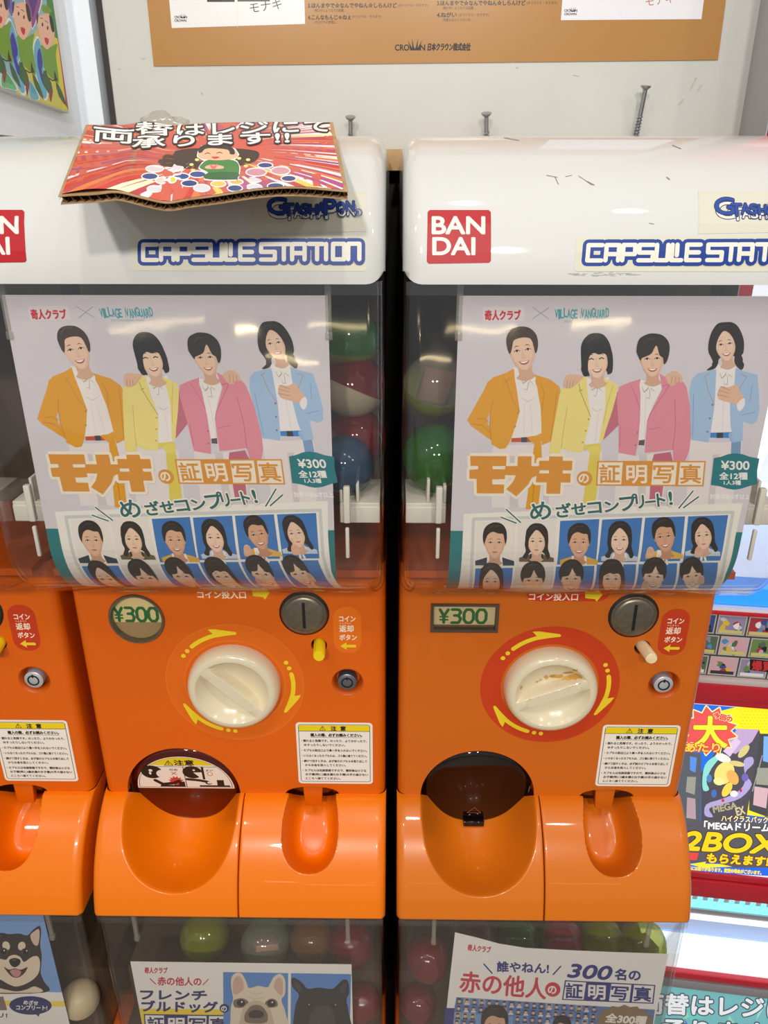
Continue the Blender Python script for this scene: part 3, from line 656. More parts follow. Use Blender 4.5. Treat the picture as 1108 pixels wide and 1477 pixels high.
# ---------------------------------------------------------------- printed art
SK, SKD = (240, 204, 176), (208, 160, 130)
HAIR = (44, 36, 34)
def head(S, cx, cy, w, hair='short', tilt=0, hs=1.12, smile=1, skin=SK, hc=HAIR, hairpoly=None, neck=True, look=0):
    ct, st = math.cos(math.radians(tilt)), math.sin(math.radians(tilt))
    def T(u, v): v *= hs; return (cx + w*(u*ct - v*st), cy + w*(u*st + v*ct))
    def P(l): return [T(*p) for p in l]
    dk = tuple(int(a*b) for a, b in zip(skin, (.91, .86, .84))); lo = tuple(int(a*b) for a, b in zip(skin, (.965, .945, .935)))
    hl = tuple(min(255, a + 22) for a in hc)
    if hair in ('long', 'bob'):
        if hair == 'long': S.poly(P([(-.62, -.2), (-.58, -.6), (-.3, -.9), (0, -.97), (.35, -.9), (.62, -.6), (.68, -.1), (.66, .35), (.78, .75), (.6, .9), (.35, .55), (-.35, .55), (-.55, .88), (-.8, .8), (-.62, .5), (-.68, .15)]), hc, 4)
        else: S.poly(P([(-.66, -.1), (-.6, -.6), (-.3, -.92), (.05, -.98), (.4, -.88), (.64, -.5), (.7, .1), (.66, .5), (.5, .58), (.3, .4), (-.3, .4), (-.45, .62), (-.64, .52)]), hc, 4)
    if neck: S.poly(P([(-.25, .4), (.25, .4), (.27, .82), (.4, .95), (0, 1.1), (-.4, .95), (-.27, .82)]), dk, 3)
    for e in (-1, 1): S.poly(P([(e*.47, -.12), (e*.56, -.14), (e*.57, .05), (e*.5, .18), (e*.45, .12)]), lo, 3)
    S.poly(P([(-.5, -.25), (-.49, .1), (-.42, .36), (-.24, .60), (-.08, .69), (.08, .69), (.24, .60), (.42, .36), (.49, .1), (.5, -.25), (.36, -.62), (0, -.74), (-.36, -.62)]), skin, 4)
    S.poly(P([(.5, -.2), (.49, .1), (.42, .36), (.24, .60), (.08, .68), (.26, .45), (.38, .2), (.40, -.1)]), lo, 3)
    S.poly(P([(-.49, 0), (-.42, .36), (-.24, .60), (-.12, .66), (-.28, .45), (-.40, .2)]), lo, 3)
    k = look*.03
    for e in (-1, 1):
        x = e*.225 + k
        S.poly(P([(x - .11, -.16 + (.025 if e < 0 else -.005)), (x, -.205), (x + .11, -.16 + (.025 if e > 0 else -.005)), (x, -.175)]), (70, 52, 44), 3)
        if smile == 2: S.stroke(P([(x - .10, .0), (x, -.045), (x + .10, .0)]), w*.045, (52, 36, 32), cap=6)
        else:
            S.poly(P([(x - .11, .0), (x, -.055), (x + .11, -.005), (x, .035)]), (240, 228, 220), 3); S.ell(*T(x + k, -.012), w*.042, w*.046, (40, 28, 26), 0, 12)
            S.stroke(P([(x - .115, .0), (x, -.06), (x + .115, -.008)]), w*.03, (52, 36, 32), cap=5)
    S.poly(P([(-.03, -.05), (.03, -.05), (.07, .2), (.085, .25), (0, .285), (-.085, .25), (-.06, .2)]), tuple(int(a*.965) for a in skin), 3); S.stroke(P([(-.075, .25), (-.03, .272), (.03, .272), (.075, .25)]), w*.022, dk, cap=5)
    if smile:
        S.poly(P([(-.21, .37), (0, .385), (.21, .37), (.13, .475), (0, .51), (-.13, .475)]), (176, 84, 80), 3); S.poly(P([(-.17, .385), (0, .395), (.17, .385), (.10, .435), (0, .455), (-.10, .435)]), (250, 244, 238), 3)
        for e in (-1, 1): S.stroke(P([(e*.16, .22), (e*.26, .34), (e*.27, .42)]), w*.016, lo, cap=5)
    else: S.poly(P([(-.15, .42), (0, .395), (.15, .42), (0, .475)]), (190, 112, 104), 3)
    if hairpoly: S.poly(hairpoly, hc, 4)
    elif hair == 'short': S.poly(P([(-.55, .06), (-.62, -.3), (-.5, -.72), (-.12, -.95), (.3, -.92), (.56, -.66), (.62, -.25), (.55, .06), (.48, -.2), (.42, -.42), (.2, -.44), (-.1, -.52), (-.34, -.40), (-.46, -.18)]), hc, 4)
    elif hair == 'mop': S.poly(P([(-.56, .06), (-.66, -.3), (-.5, -.72), (-.1, -.95), (.3, -.92), (.58, -.66), (.66, -.25), (.55, .08), (.47, -.14), (.3, -.16), (.12, -.40), (.05, -.52), (-.1, -.22), (-.28, -.14), (-.46, -.12)]), hc, 4)
    elif hair == 'long': S.poly(P([(-.6, .3), (-.64, -.3), (-.4, -.84), (0, -.95), (.42, -.84), (.66, -.3), (.62, .35), (.5, .4), (.46, -.1), (.28, -.42), (.0, -.62), (-.24, -.42), (-.44, -.1), (-.48, .4)]), hc, 4)
    elif hair == 'bob': S.poly(P([(-.66, .1), (-.62, -.5), (-.3, -.92), (.05, -.98), (.4, -.88), (.66, -.4), (.68, .2), (.52, .2), (.46, -.18), (.3, -.3), (.1, -.26), (-.1, -.32), (-.3, -.24), (-.44, -.14), (-.5, .2)]), hc, 4)
    S.stroke(P([(-.36, -.62), (-.12, -.80), (.2, -.80)]), w*.05, hl, cap=6)
def bow(S, cx, cy, w, c=(240, 234, 228), rot=0):
    r = math.radians(rot)
    P = lambda l: [(cx + w*(x*math.cos(r) - y*math.sin(r)), cy + w*(x*math.sin(r) + y*math.cos(r))) for x, y in l]
    g = (176, 166, 160)
    S.poly(P([(-.1, 0), (-.3, .9), (-.05, 1.0), (.05, .2)]), c, 3); S.poly(P([(.05, .1), (.25, 1.0), (.45, .85), (.15, 0)]), c, 3)
    S.stroke(P([(-.3, .9), (-.05, 1.0), (.05, .2)]), w*.05, g, cap=5)
    S.poly(P([(0, 0), (-.6, -.38), (-.66, 0), (-.5, .42)]), c, 3); S.poly(P([(0, 0), (.6, -.38), (.68, 0), (.5, .44)]), c, 3)
    S.stroke(P([(-.05, .02), (-.45, .32)]), w*.055, g, cap=5); S.stroke(P([(.05, .02), (.45, .34)]), w*.055, g, cap=5); S.stroke(P([(-.62, -.1), (-.5, .40), (-.1, .1)]), w*.045, g, cap=5)
    S.ell(*P([(0, 0)])[0], w*.13, w*.16, c, 0, 14); S.stroke(P([(-.12, -.1), (-.13, .12)]), w*.055, g, cap=5)
def jacket_bust(S, cx, y0, y1, w, c, shirt=(240, 236, 230), tie=None, bw=True, lap=None):
    """shoulders of an identity portrait, cut off at y1"""
    S.poly([(cx - w, y1), (cx - w, y0 + (y1-y0)*.45), (cx - w*.4, y0), (cx + w*.4, y0), (cx + w, y0 + (y1-y0)*.45), (cx + w, y1)], c)
    S.poly([(cx - w*.38, y0 - 1), (cx + w*.38, y0 - 1), (cx + w*.42, y1), (cx - w*.42, y1)], shirt)
    if tie: S.poly([(cx - w*.13, y0 + (y1-y0)*.35), (cx + w*.13, y0 + (y1-y0)*.35), (cx + w*.2, y1), (cx - w*.2, y1)], tie)
    elif bw: bow(S, cx, y0 + (y1-y0)*.55, w*.5)
def boxed(S, chars, corners, c1, c2, fill=(1,), bold=.8, size=None):
    """characters in a row of square cells; corners TL, TR, BR, BL in photo coordinates"""
    TL, TR, BR, BL = [Vector(p) for p in corners]; n = len(chars)
    S.poly([tuple(TL), tuple(TR), tuple(BR), tuple(BL)], c1)
    e = (BL - TL).length * .045
    for i, ch in enumerate(chars):
        a, b = TL.lerp(TR, i/n), TL.lerp(TR, (i+1)/n); d, f = BL.lerp(BR, i/n), BL.lerp(BR, (i+1)/n); m = (a+b+d+f)/4
        if i not in fill: S.poly([tuple(p + (m-p).normalized()*e*1.9) for p in (a, b, f, d)], c2)
        h = (d - a).length; wd = (b - a).length; rot = -math.degrees(math.atan2(b.y - a.y, b.x - a.x)); dn = (d-a).normalized(); rt = (b-a).normalized()
        p = a + dn*h*.82 + rt*wd*.13
        S.text(ch, p.x, p.y, h*.80, c2 if i in fill else c1, bold, rot=rot, w=wd*.74)
def lines(S, pts, c, w): S.stroke(pts, w, c, cap=5)
# ---- the four-singer poster (traced on the right-hand machine)
PO = .0045
PP = [(FC + PO, -.060), (FC + PO, -.068), (FC + PO, ZC)]
for k in range(1, 15): t = math.pi + math.pi/2*k/16; PP.append((FC + R_C + (R_C - PO)*math.cos(t), ZC + (R_C - PO)*math.sin(t)))
def idol_poster():
    surf = Prof(PP, .15725); S = Sheet(surf)
    k1 = lambda l: [(650 + .2076*x, 420 + .2075*y) for x, y in l]; k2 = lambda l: [(860 + .2238*x, 420 + .2238*y) for x, y in l]
    k3 = lambda l: [(650 + .2076*x, 640 + .2076*y) for x, y in l]; k4 = lambda l: [(860 + .2238*x, 640 + .2238*y) for x, y in l]
    a0 = .0447 - .15725; a1 = a0 + .2245; b0 = .0075; b1 = surf.L[-1] - .002
    S.rect(a0, b0, a1, b1, (214, 207, 215), True)
    S.rect(a0, b0, a1, b0 + .0006, (240, 238, 240), True)
    teal = (38, 122, 126); tb = S.T(700, 765)[1]; S.rect(a0, tb, a1, b1, teal, True)
    # trousers and sashes
    TR_ = (232, 222, 222); TS = (212, 202, 204)
    S.poly(k1([(310, 1070), (640, 1060), (700, 1040), (690, 1130)]) + k3([(640, 440), (295, 440), (295, 60)]), TR_)
    S.poly(k3([(420, 80), (470, 80), (480, 440), (420, 440)]), TS)
    S.poly(k1([(775, 1085), (940, 1110), (1045, 1060), (1060, 1130)]) + k3([(1030, 410), (690, 440), (700, 110)]), TR_)
    S.poly(k2([(148, 1030), (255, 1055), (470, 1025), (480, 1085)]) + k4([(420, 380), (120, 420), (140, 110)]), TR_); S.poly(k4([(280, 60), (330, 60), (320, 380), (270, 380)]), TS)
    S.poly(k2([(605, 950), (725, 968), (935, 960), (930, 1090)]) + k4([(870, 375), (580, 395)]), TR_); S.poly(k4([(750, 60), (790, 60), (760, 385), (720, 385)]), TS)
    O, OD = (228, 160, 34), (196, 130, 22)
    # 1: orange jacket
    S.poly(k1([(440, 525), (575, 570), (615, 660), (640, 850), (636, 1000), (500, 1012), (430, 1018), (470, 850), (450, 640)]), (238, 230, 224))
    S.stroke(k1([(500, 740), (540, 765), (580, 745)]), 1.0, (206, 198, 194)); S.stroke(k1([(560, 780), (575, 980)]), .8, (220, 212, 208)); S.stroke(k1([(520, 780), (515, 990)]), .8, (220, 212, 208))
    S.poly(k1([(432, 1018), (590, 1012), (592, 1045), (428, 1046)]), (200, 84, 42)); S.poly(k1([(498, 1012), (538, 1010), (540, 1046), (498, 1047)]), (70, 72, 86))
    S.poly(k1([(590, 1045), (636, 1045), (645, 1250)]) + k3([(615, 450), (530, 450)]), O); S.stroke(k3([(600, 130), (575, 440)]), 1.2, OD)
    S.poly(k1([(545, 1010), (600, 1000), (635, 985), (640, 1030), (605, 1062), (570, 1045)]), O, 3)
    S.poly(k1([(445, 535), (390, 565), (300, 598), (262, 630), (235, 690), (190, 770), (122, 895), (150, 935), (290, 1035), (290, 1060), (350, 1095), (392, 1088), (425, 1030), (462, 920), (487, 830), (468, 700), (452, 610)]), O)
    S.poly(k1([(285, 835), (262, 880), (266, 925), (276, 935), (280, 880)]), (204, 196, 204)); S.stroke(k1([(300, 760), (284, 835), (280, 930), (290, 1030)]), 1.0, OD); S.stroke(k1([(185, 885), (235, 880), (270, 905)]), .9, OD); S.stroke(k1([(160, 920), (230, 930), (280, 980)]), .9, OD)
    S.stroke(k1([(380, 600), (400, 640), (440, 760), (487, 835)]), .9, (190, 140, 60)); S.stroke(k1([(380, 635), (415, 600)]), .9, (190, 140, 60))
    S.poly(k1([(575, 572), (640, 592), (700, 612), (760, 660), (770, 700), (760, 760), (730, 940), (705, 1040), (640, 1066), (636, 900), (630, 800), (605, 660)]), O); S.stroke(k1([(630, 640), (655, 700), (640, 830)]), .9, OD); S.stroke(k1([(745, 690), (700, 1030)]), .8, OD)
    for x, y in ((475, 842), (455, 938)): S.ell(*k1([(x, y)])[0], 1.4, 1.4, (180, 130, 40), 0, 10)
    bow(S, *k1([(545, 612)])[0], 15, rot=4)
    head(S, *k1([(503, 410)])[0], 35.5, tilt=-9, hs=1.13, skin=(236, 198, 172), hairpoly=k1([(402, 408), (390, 335), (412, 275), (465, 246), (540, 248), (592, 290), (610, 350), (604, 410), (590, 425), (580, 380), (560, 330), (520, 318), (470, 326), (440, 345), (430, 395), (418, 430)]), hc=(70, 56, 48))
    # 2: pale yellow jacket
    Y, YD = (238, 220, 130), (206, 186, 96)
    S.poly(k1([(945, 590), (1010, 625), (1100, 590), (1115, 800), (1085, 980), (1040, 1055), (940, 1062), (935, 1030), (975, 880), (955, 700)]), (238, 230, 226)); S.stroke(k1([(985, 810), (1020, 830), (1055, 815)]), 1.0, (206, 198, 194)); S.stroke(k1([(1030, 840), (1010, 1040)]), .8, (220, 212, 208))
    S.poly(k1([(930, 1062), (1045, 1050), (1050, 1085), (928, 1098)]), (226, 206, 92)); S.poly(k1([(985, 1090), (1042, 1085), (1040, 1250)]) + k3([(1010, 410), (925, 405), (970, 80)]), (226, 206, 92)); S.poly(k1([(960, 1085), (1010, 1070), (1050, 1085), (1040, 1118), (985, 1132)]), (232, 212, 100), 3)
    S.poly(k1([(948, 588), (905, 600), (850, 640), (775, 672), (760, 720), (742, 820), (700, 1060), (690, 1120), (770, 1122), (776, 1085), (840, 1110), (918, 1115), (935, 1050), (965, 930), (976, 862), (955, 720)]), Y)
    S.stroke(k1([(815, 800), (790, 960), (776, 1085)]), 1.0, YD); S.stroke(k1([(895, 640), (905, 690), (940, 780), (976, 865)]), 1.0, (176, 150, 70)); S.stroke(k1([(895, 690), (920, 680)]), 1.0, (176, 150, 70))
    for x, y in ((962, 885), (942, 965), (922, 1045)): S.ell(*k1([(x, y)])[0], 1.4, 1.4, (196, 160, 70), 0, 10)
    S.poly(k2([(50, 555), (95, 575), (140, 600), (135, 680), (110, 770), (70, 880), (45, 955), (20, 970), (42, 850), (62, 730), (62, 640)]), Y); S.stroke(k2([(110, 600), (80, 700), (50, 850)]), .9, YD)
    bow(S, *k1([(1022, 660)])[0], 14, rot=6)
    head(S, *k1([(1014, 468)])[0], 33, hair='bob', tilt=-4, hs=1.16, smile=2, skin=(240, 206, 180), hairpoly=k1([(912, 500), (914, 430), (940, 360), (990, 325), (1050, 322), (1095, 350), (1124, 430), (1128, 520), (1115, 562), (1090, 568), (1092, 500), (1082, 440), (1055, 428), (1030, 436), (1000, 425), (972, 440), (958, 480), (956, 540), (968, 585), (930, 572), (910, 545)]), hc=(38, 34, 36))
    # 3: pink jacket
    Pk, PD = (226, 140, 156), (196, 108, 128)
    S.poly(k2([(280, 560), (350, 590), (408, 540), (420, 625), (365, 730), (330, 830), (312, 965), (275, 975), (284, 800), (284, 650)]), (240, 232, 230)); S.stroke(k2([(320, 660), (315, 940)]), .8, (220, 210, 210))
    S.poly(k2([(278, 955), (316, 950), (312, 988), (274, 985)]), (96, 76, 80))
    S.poly(k4([(375, 60), (480, 45), (498, 110)]) + k4([(435, 265), (420, 385), (345, 370), (360, 110)]), PD)
    S.poly(k2([(140, 640), (105, 770), (65, 890), (48, 955), (150, 855), (160, 700)]), PD)
    S.poly(k2([(288, 560), (210, 585), (150, 610), (135, 680), (146, 850), (148, 1035), (255, 1053), (272, 970), (284, 820), (286, 650), (278, 600)]), Pk); S.poly(k2([(408, 525), (440, 545), (560, 580), (580, 610), (605, 740), (616, 880), (600, 1020), (572, 1090), (500, 1085), (495, 1015), (315, 1036), (328, 840), (368, 740), (425, 625)]), Pk)
    S.stroke(k2([(505, 690), (512, 850), (495, 1015)]), 1.0, PD); S.stroke(k2([(470, 600), (440, 650), (350, 780), (332, 830)]), 1.0, PD); S.stroke(k2([(425, 605), (470, 595)]), 1.0, PD); S.stroke(k2([(160, 860), (155, 1000)]), .8, PD); S.stroke(k2([(340, 885), (420, 870)]), .8, PD); S.stroke(k2([(225, 600), (260, 680), (284, 760)]), .8, PD)
    for x, y in ((268, 905), (255, 985)): S.ell(*k2([(x, y)])[0], 1.3, 1.3, (176, 90, 110), 0, 10)
    bow(S, *k2([(342, 615)])[0], 16, rot=-4)
    head(S, *k2([(358, 432)])[0], 31.5, tilt=-3, hs=1.14, skin=(236, 196, 168), hairpoly=k2([(270, 415), (258, 375), (275, 305), (330, 272), (375, 268), (425, 280), (462, 320), (470, 375), (455, 440), (435, 465), (428, 425), (405, 405), (385, 345), (355, 395), (320, 415), (295, 425), (285, 440)]), hc=(50, 42, 38))
    # 4: pale blue jacket
    Bu, BD = (164, 192, 226), (128, 158, 200)
    S.poly(k2([(775, 460), (830, 500), (890, 465), (915, 560), (880, 720), (868, 905), (735, 908), (758, 750), (765, 600), (760, 520)]), (238, 232, 234)); S.stroke(k2([(820, 560), (812, 890)]), .8, (218, 212, 216))
    S.poly(k2([(735, 904), (870, 900), (868, 938), (732, 936)]), (56, 130, 204)); S.poly(k2([(776, 904), (816, 904), (814, 938), (774, 938)]), (54, 48, 52))
    S.poly(k2([(870, 935), (930, 960), (925, 1090)]) + k4([(900, 130), (862, 130)]), BD); S.poly(k2([(850, 910), (900, 905), (915, 945), (870, 965)]), (150, 182, 222), 3)
    S.poly(k2([(770, 500), (715, 508), (650, 525), (615, 560), (598, 640), (604, 760), (612, 950), (722, 966), (742, 850), (760, 720), (766, 610)]), Bu)
    S.poly(k2([(892, 490), (950, 512), (1030, 530), (1042, 640), (1046, 760), (1030, 830), (995, 850), (942, 832), (940, 955), (880, 966), (862, 850), (858, 720), (885, 610)]), Bu)
    S.stroke(k2([(700, 545), (720, 640), (758, 725)]), 1.1, (176, 160, 150)); S.stroke(k2([(690, 545), (722, 525)]), 1.1, (176, 160, 150)); S.stroke(k2([(965, 545), (920, 615), (890, 690)]), 1.1, (176, 160, 150)); S.stroke(k2([(930, 530), (965, 545)]), 1.1, (176, 160, 150)); S.stroke(k2([(1000, 600), (985, 700)]), .9, BD); S.stroke(k2([(935, 790), (1020, 770)]), .9, BD); S.stroke(k2([(625, 660), (622, 930)]), .9, BD)
    for x, y in ((745, 725), (730, 812), (715, 898)): S.ell(*k2([(x, y)])[0], 1.5, 1.5, (150, 120, 90), 0, 10)
    bow(S, *k2([(838, 525)])[0], 16, rot=-4)
    head(S, *k2([(826, 338)])[0], 28.5, hair='long', tilt=-8, hs=1.16, skin=(238, 202, 178), hairpoly=k2([(718, 380), (722, 310), (748, 240), (800, 204), (860, 194), (908, 225), (942, 305), (942, 385), (922, 420), (946, 465), (930, 500), (898, 475), (884, 440), (892, 370), (880, 310), (850, 265), (815, 252), (785, 290), (768, 345), (772, 400), (782, 450), (758, 492), (708, 502), (748, 465), (738, 425)]), hc=(44, 36, 38))
    # hands
    def hand(l, fin):
        S.poly(l, (226, 182, 154), 3)
        for f in fin: S.stroke(f, .9, (190, 140, 114))
    hand(k1([(798, 600), (820, 575), (870, 576), (925, 585), (900, 615), (860, 655), (815, 668), (790, 650)]), [k1([(815, 615), (808, 660)]), k1([(835, 620), (828, 662)]), k1([(855, 620), (850, 655)])])
    hand(k2([(445, 545), (485, 512), (525, 516), (555, 555), (545, 582), (520, 580), (505, 600), (470, 598)]), [k2([(490, 545), (480, 590)]), k2([(510, 545), (506, 592)]), k2([(530, 550), (532, 578)])])
    hand(k2([(800, 606), (850, 612), (900, 592), (915, 630), (945, 680), (900, 722), (850, 708), (790, 690), (778, 660), (785, 632)]), [k2([(785, 632), (850, 650)]), k2([(778, 660), (850, 676)]), k2([(800, 608), (860, 632)])])
    S.poly(k2([(900, 722), (946, 680), (952, 725), (918, 768)]), (238, 232, 234), 2)
    # heading
    S.poly(k1([(228, 108), (515, 105), (515, 205), (228, 208)]), (226, 216, 220))
    S.text('奇人クラブ', 700.5, 460, 15, (206, 40, 64), .7, w=51)
    lines(S, k1([(572, 110), (685, 190)]), (110, 130, 150), .7); lines(S, k1([(572, 190), (685, 112)]), (110, 130, 150), .7)
    x = 801
    for i, ch in enumerate('VILLAGE VANGUARD'):
        if ch == ' ': x += 5.0; continue
        wd = 2.0 if ch == 'I' else 4.3; S.text(ch, x, 456 + (1.6, 3.6, 2.4, .8)[i % 4], 17 + (0, 3, 1, 2)[i % 4], (70, 160, 172), .35, w=wd); x += wd + .7
    S.stroke([(837.5, 459), (839.5, 443)], .7, (70, 160, 172)); S.text('EXCITING BOOK STORE', 815, 464.5, 4.6, (110, 150, 158), 0, w=48)
    # big title
    Or, Cr = (222, 150, 60), (244, 232, 214)
    T1 = [k3([(145, 82), (396, 82), (394, 150), (300, 150), (300, 173), (390, 173), (385, 240), (298, 243), (298, 278), (381, 280), (378, 340), (192, 340), (190, 240), (140, 238), (140, 178), (200, 173), (200, 150), (147, 150)]),
          k3([(475, 82), (570, 82), (568, 150), (628, 150), (622, 210), (572, 230), (548, 275), (466, 360), (396, 310), (440, 262), (462, 214), (385, 212), (388, 150), (472, 150)]),
          k3([(692, 82), (785, 82), (785, 112), (852, 112), (848, 178), (785, 178), (785, 200), (840, 200), (838, 262), (772, 262), (768, 340), (672, 340), (675, 262), (600, 262), (605, 200), (690, 200), (690, 178), (618, 178), (622, 112), (690, 112)])]
    for p in T1: S.stroke(p, 8.5, Cr, True, cap=10)
    for p in T1: S.poly(p, Or)
    S.ell(*k3([(937, 235)])[0], 11.2, 10.5, Or); S.text('の', 836.5, 694.5, 16.5, Cr, .6)
    boxed(S, '証明写真', k4([(12, 105), (706, 102), (692, 266), (3, 264)]), Or, Cr, bold=.55)
    # price
    S.poly(k4([(756, 84), (800, 76), (850, 58), (895, 52), (940, 58), (985, 74), (1048, 86), (1034, 160), (1034, 250), (985, 262), (930, 280), (885, 286), (845, 280), (800, 266), (738, 256), (748, 165)]), (42, 124, 134))
    Wt = (244, 240, 236); S.text('¥300', 1040, 675, 17, Wt, .4, w=40); S.text('全12種', 1037.5, 688.5, 11, Wt, .35, w=40); S.text('1人3種', 1044, 696.5, 7, Wt, .2, w=24); S.text('対象年齢6才以上', 1024, 717, 8.2, (244, 240, 240), .2, w=57)
    # card with the identity photos
    S.poly([(671, 740.5), (1071, 723), (1060, 774), (1047, 825), (1036, 856), (662, 860), (668, 815)], (240, 234, 226))
    gr = (206, 208, 206); S.stroke(k3([(170, 520), (160, 800), (150, 1040)]), 4.6, gr); S.stroke(k3([(170, 520)]) + k4([(880, 430)]), 4.6, gr); S.stroke(k4([(880, 430), (830, 720), (800, 860)]), 4.6, gr)
    S.poly(k3([(192, 540), (460, 528), (448, 846), (186, 850)]), (236, 228, 220)); S.poly(k3([(476, 527), (746, 516), (732, 834), (466, 838)]), (234, 226, 218))
    Bl = (62, 120, 190)
    q = [k3([(770, 530), (1040, 515), (1014, 830), (748, 832)]), k4([(45, 482), (302, 468), (268, 752), (14, 756)]), k4([(320, 468), (575, 458), (544, 744), (286, 750)]), k4([(595, 458), (850, 448), (800, 740), (562, 744)])]
    for p in q: S.poly(p, Bl)
    r2 = [(k3([(184, 862), (444, 856), (425, 1020), (172, 1024)]), Bl), (k3([(460, 852), (726, 846), (708, 1020), (440, 1024)]), (222, 214, 210)), (k3([(742, 846), (1008, 838), (980, 1018), (716, 1022)]), Bl), (k4([(12, 770), (264, 766), (232, 940), (-14, 942)]), Bl), (k4([(280, 766), (526, 758), (486, 936), (244, 940)]), Bl), (k4([(542, 756), (786, 752), (738, 930), (500, 936)]), Bl)]
    for p, c in r2: S.poly(p, c)
    # row one of portraits
    def idp(cx, cy, w, hair, jc, sm, tilt=0, shirt=(240, 236, 230), tie=None, skin=SK, bw=True, x=(25, 27)):
        jacket_bust(S, cx, cy + w*.74, cy + w*1.16, w*1.0, jc, shirt, tie, bw); head(S, cx, cy, w, hair, tilt, 1.1, sm, skin)
    idp(716, 782, 28, 'short', (44, 56, 78), 0, tie=(52, 72, 120), skin=(228, 184, 154)); idp(776, 780, 25, 'long', (104, 90, 64), 0, shirt=(42, 42, 46), bw=False); idp(837, 781, 27, 'short', (226, 172, 70), 1, skin=(222, 172, 140))
    idp(895, 777, 26, 'long', (196, 208, 222), 1, skin=(240, 204, 180)); idp(959, 772, 27, 'short', (226, 180, 76), 1, -8, skin=(216, 164, 132)); idp(1014, 770, 25, 'long', (196, 208, 222), 0, -6, skin=(234, 198, 174))
    def palm(x, y, w):
        S.poly([(x - w*.5, y + w*.9), (x - w*.45, y), (x - w*.1, y - w*.45), (x + w*.35, y - w*.3), (x + w*.5, y + w*.3), (x + w*.35, y + w*.9)], (226, 180, 152), 3)
        for k in (-.2, .05, .28): S.stroke([(x + k*w, y - w*.2), (x + k*w - 1, y + w*.3)], .7, (196, 146, 120))
    palm(939, 791, 11); palm(1008, 790, 11); S.stroke([(1008, 786), (1007, 777)], 3.0, (226, 180, 152))
    # row two, half hidden in the bend of the case
    for cx, cy, w, hair, jc, sm, tl in ((711, 838, 26, 'long', (206, 70, 90), 0, 0), (771, 836, 27, 'mop', (140, 96, 60), 1, 0), (826, 833, 27, 'mop', (226, 140, 150), 1, 0), (884, 833, 27, 'bob', (228, 160, 90), 1, 0), (944, 829, 27, 'mop', (226, 110, 130), 1, 5), (999, 828, 26, 'mop', (240, 214, 120), 1, -6)): idp(cx, cy, w, hair, jc, sm, tl)
    palm(932, 838, 10); palm(1012, 830, 9)
    # slanted line of handwriting
    Tl, Oc = (48, 104, 108), (244, 238, 226)
    W = [('め', 768, 748, 30, 29), ('ざ', 805, 744, 21, 21), ('せ', 827, 741, 20, 20), ('コ', 850, 739, 22, 19), ('ン', 874, 736, 19, 20), ('プ', 896, 734, 26, 25), ('リ', 919, 730, 22, 11), ('ー', 932, 728, 16, 14), ('ト', 949, 727, 22, 11), ('!', 966, 725, 26, 4)]
    for rr, cc in ((2.6, Oc), (.7, Tl)):
        for ch, x, y, sz, wd in W: S.text(ch, x, y, sz, cc, rr, rot=6, w=wd)
    for wd, cc in ((5, Oc), (1.9, Tl)):
        for l in (k3([(395, 450), (495, 540)]), k3([(360, 505), (465, 545)]), k4([(625, 295), (535, 405)]), k4([(660, 332), (565, 402)])): S.stroke(l, wd, cc)
    return S.build('poster', M['ink'], None, origin=(0, FC + PO, -.31))
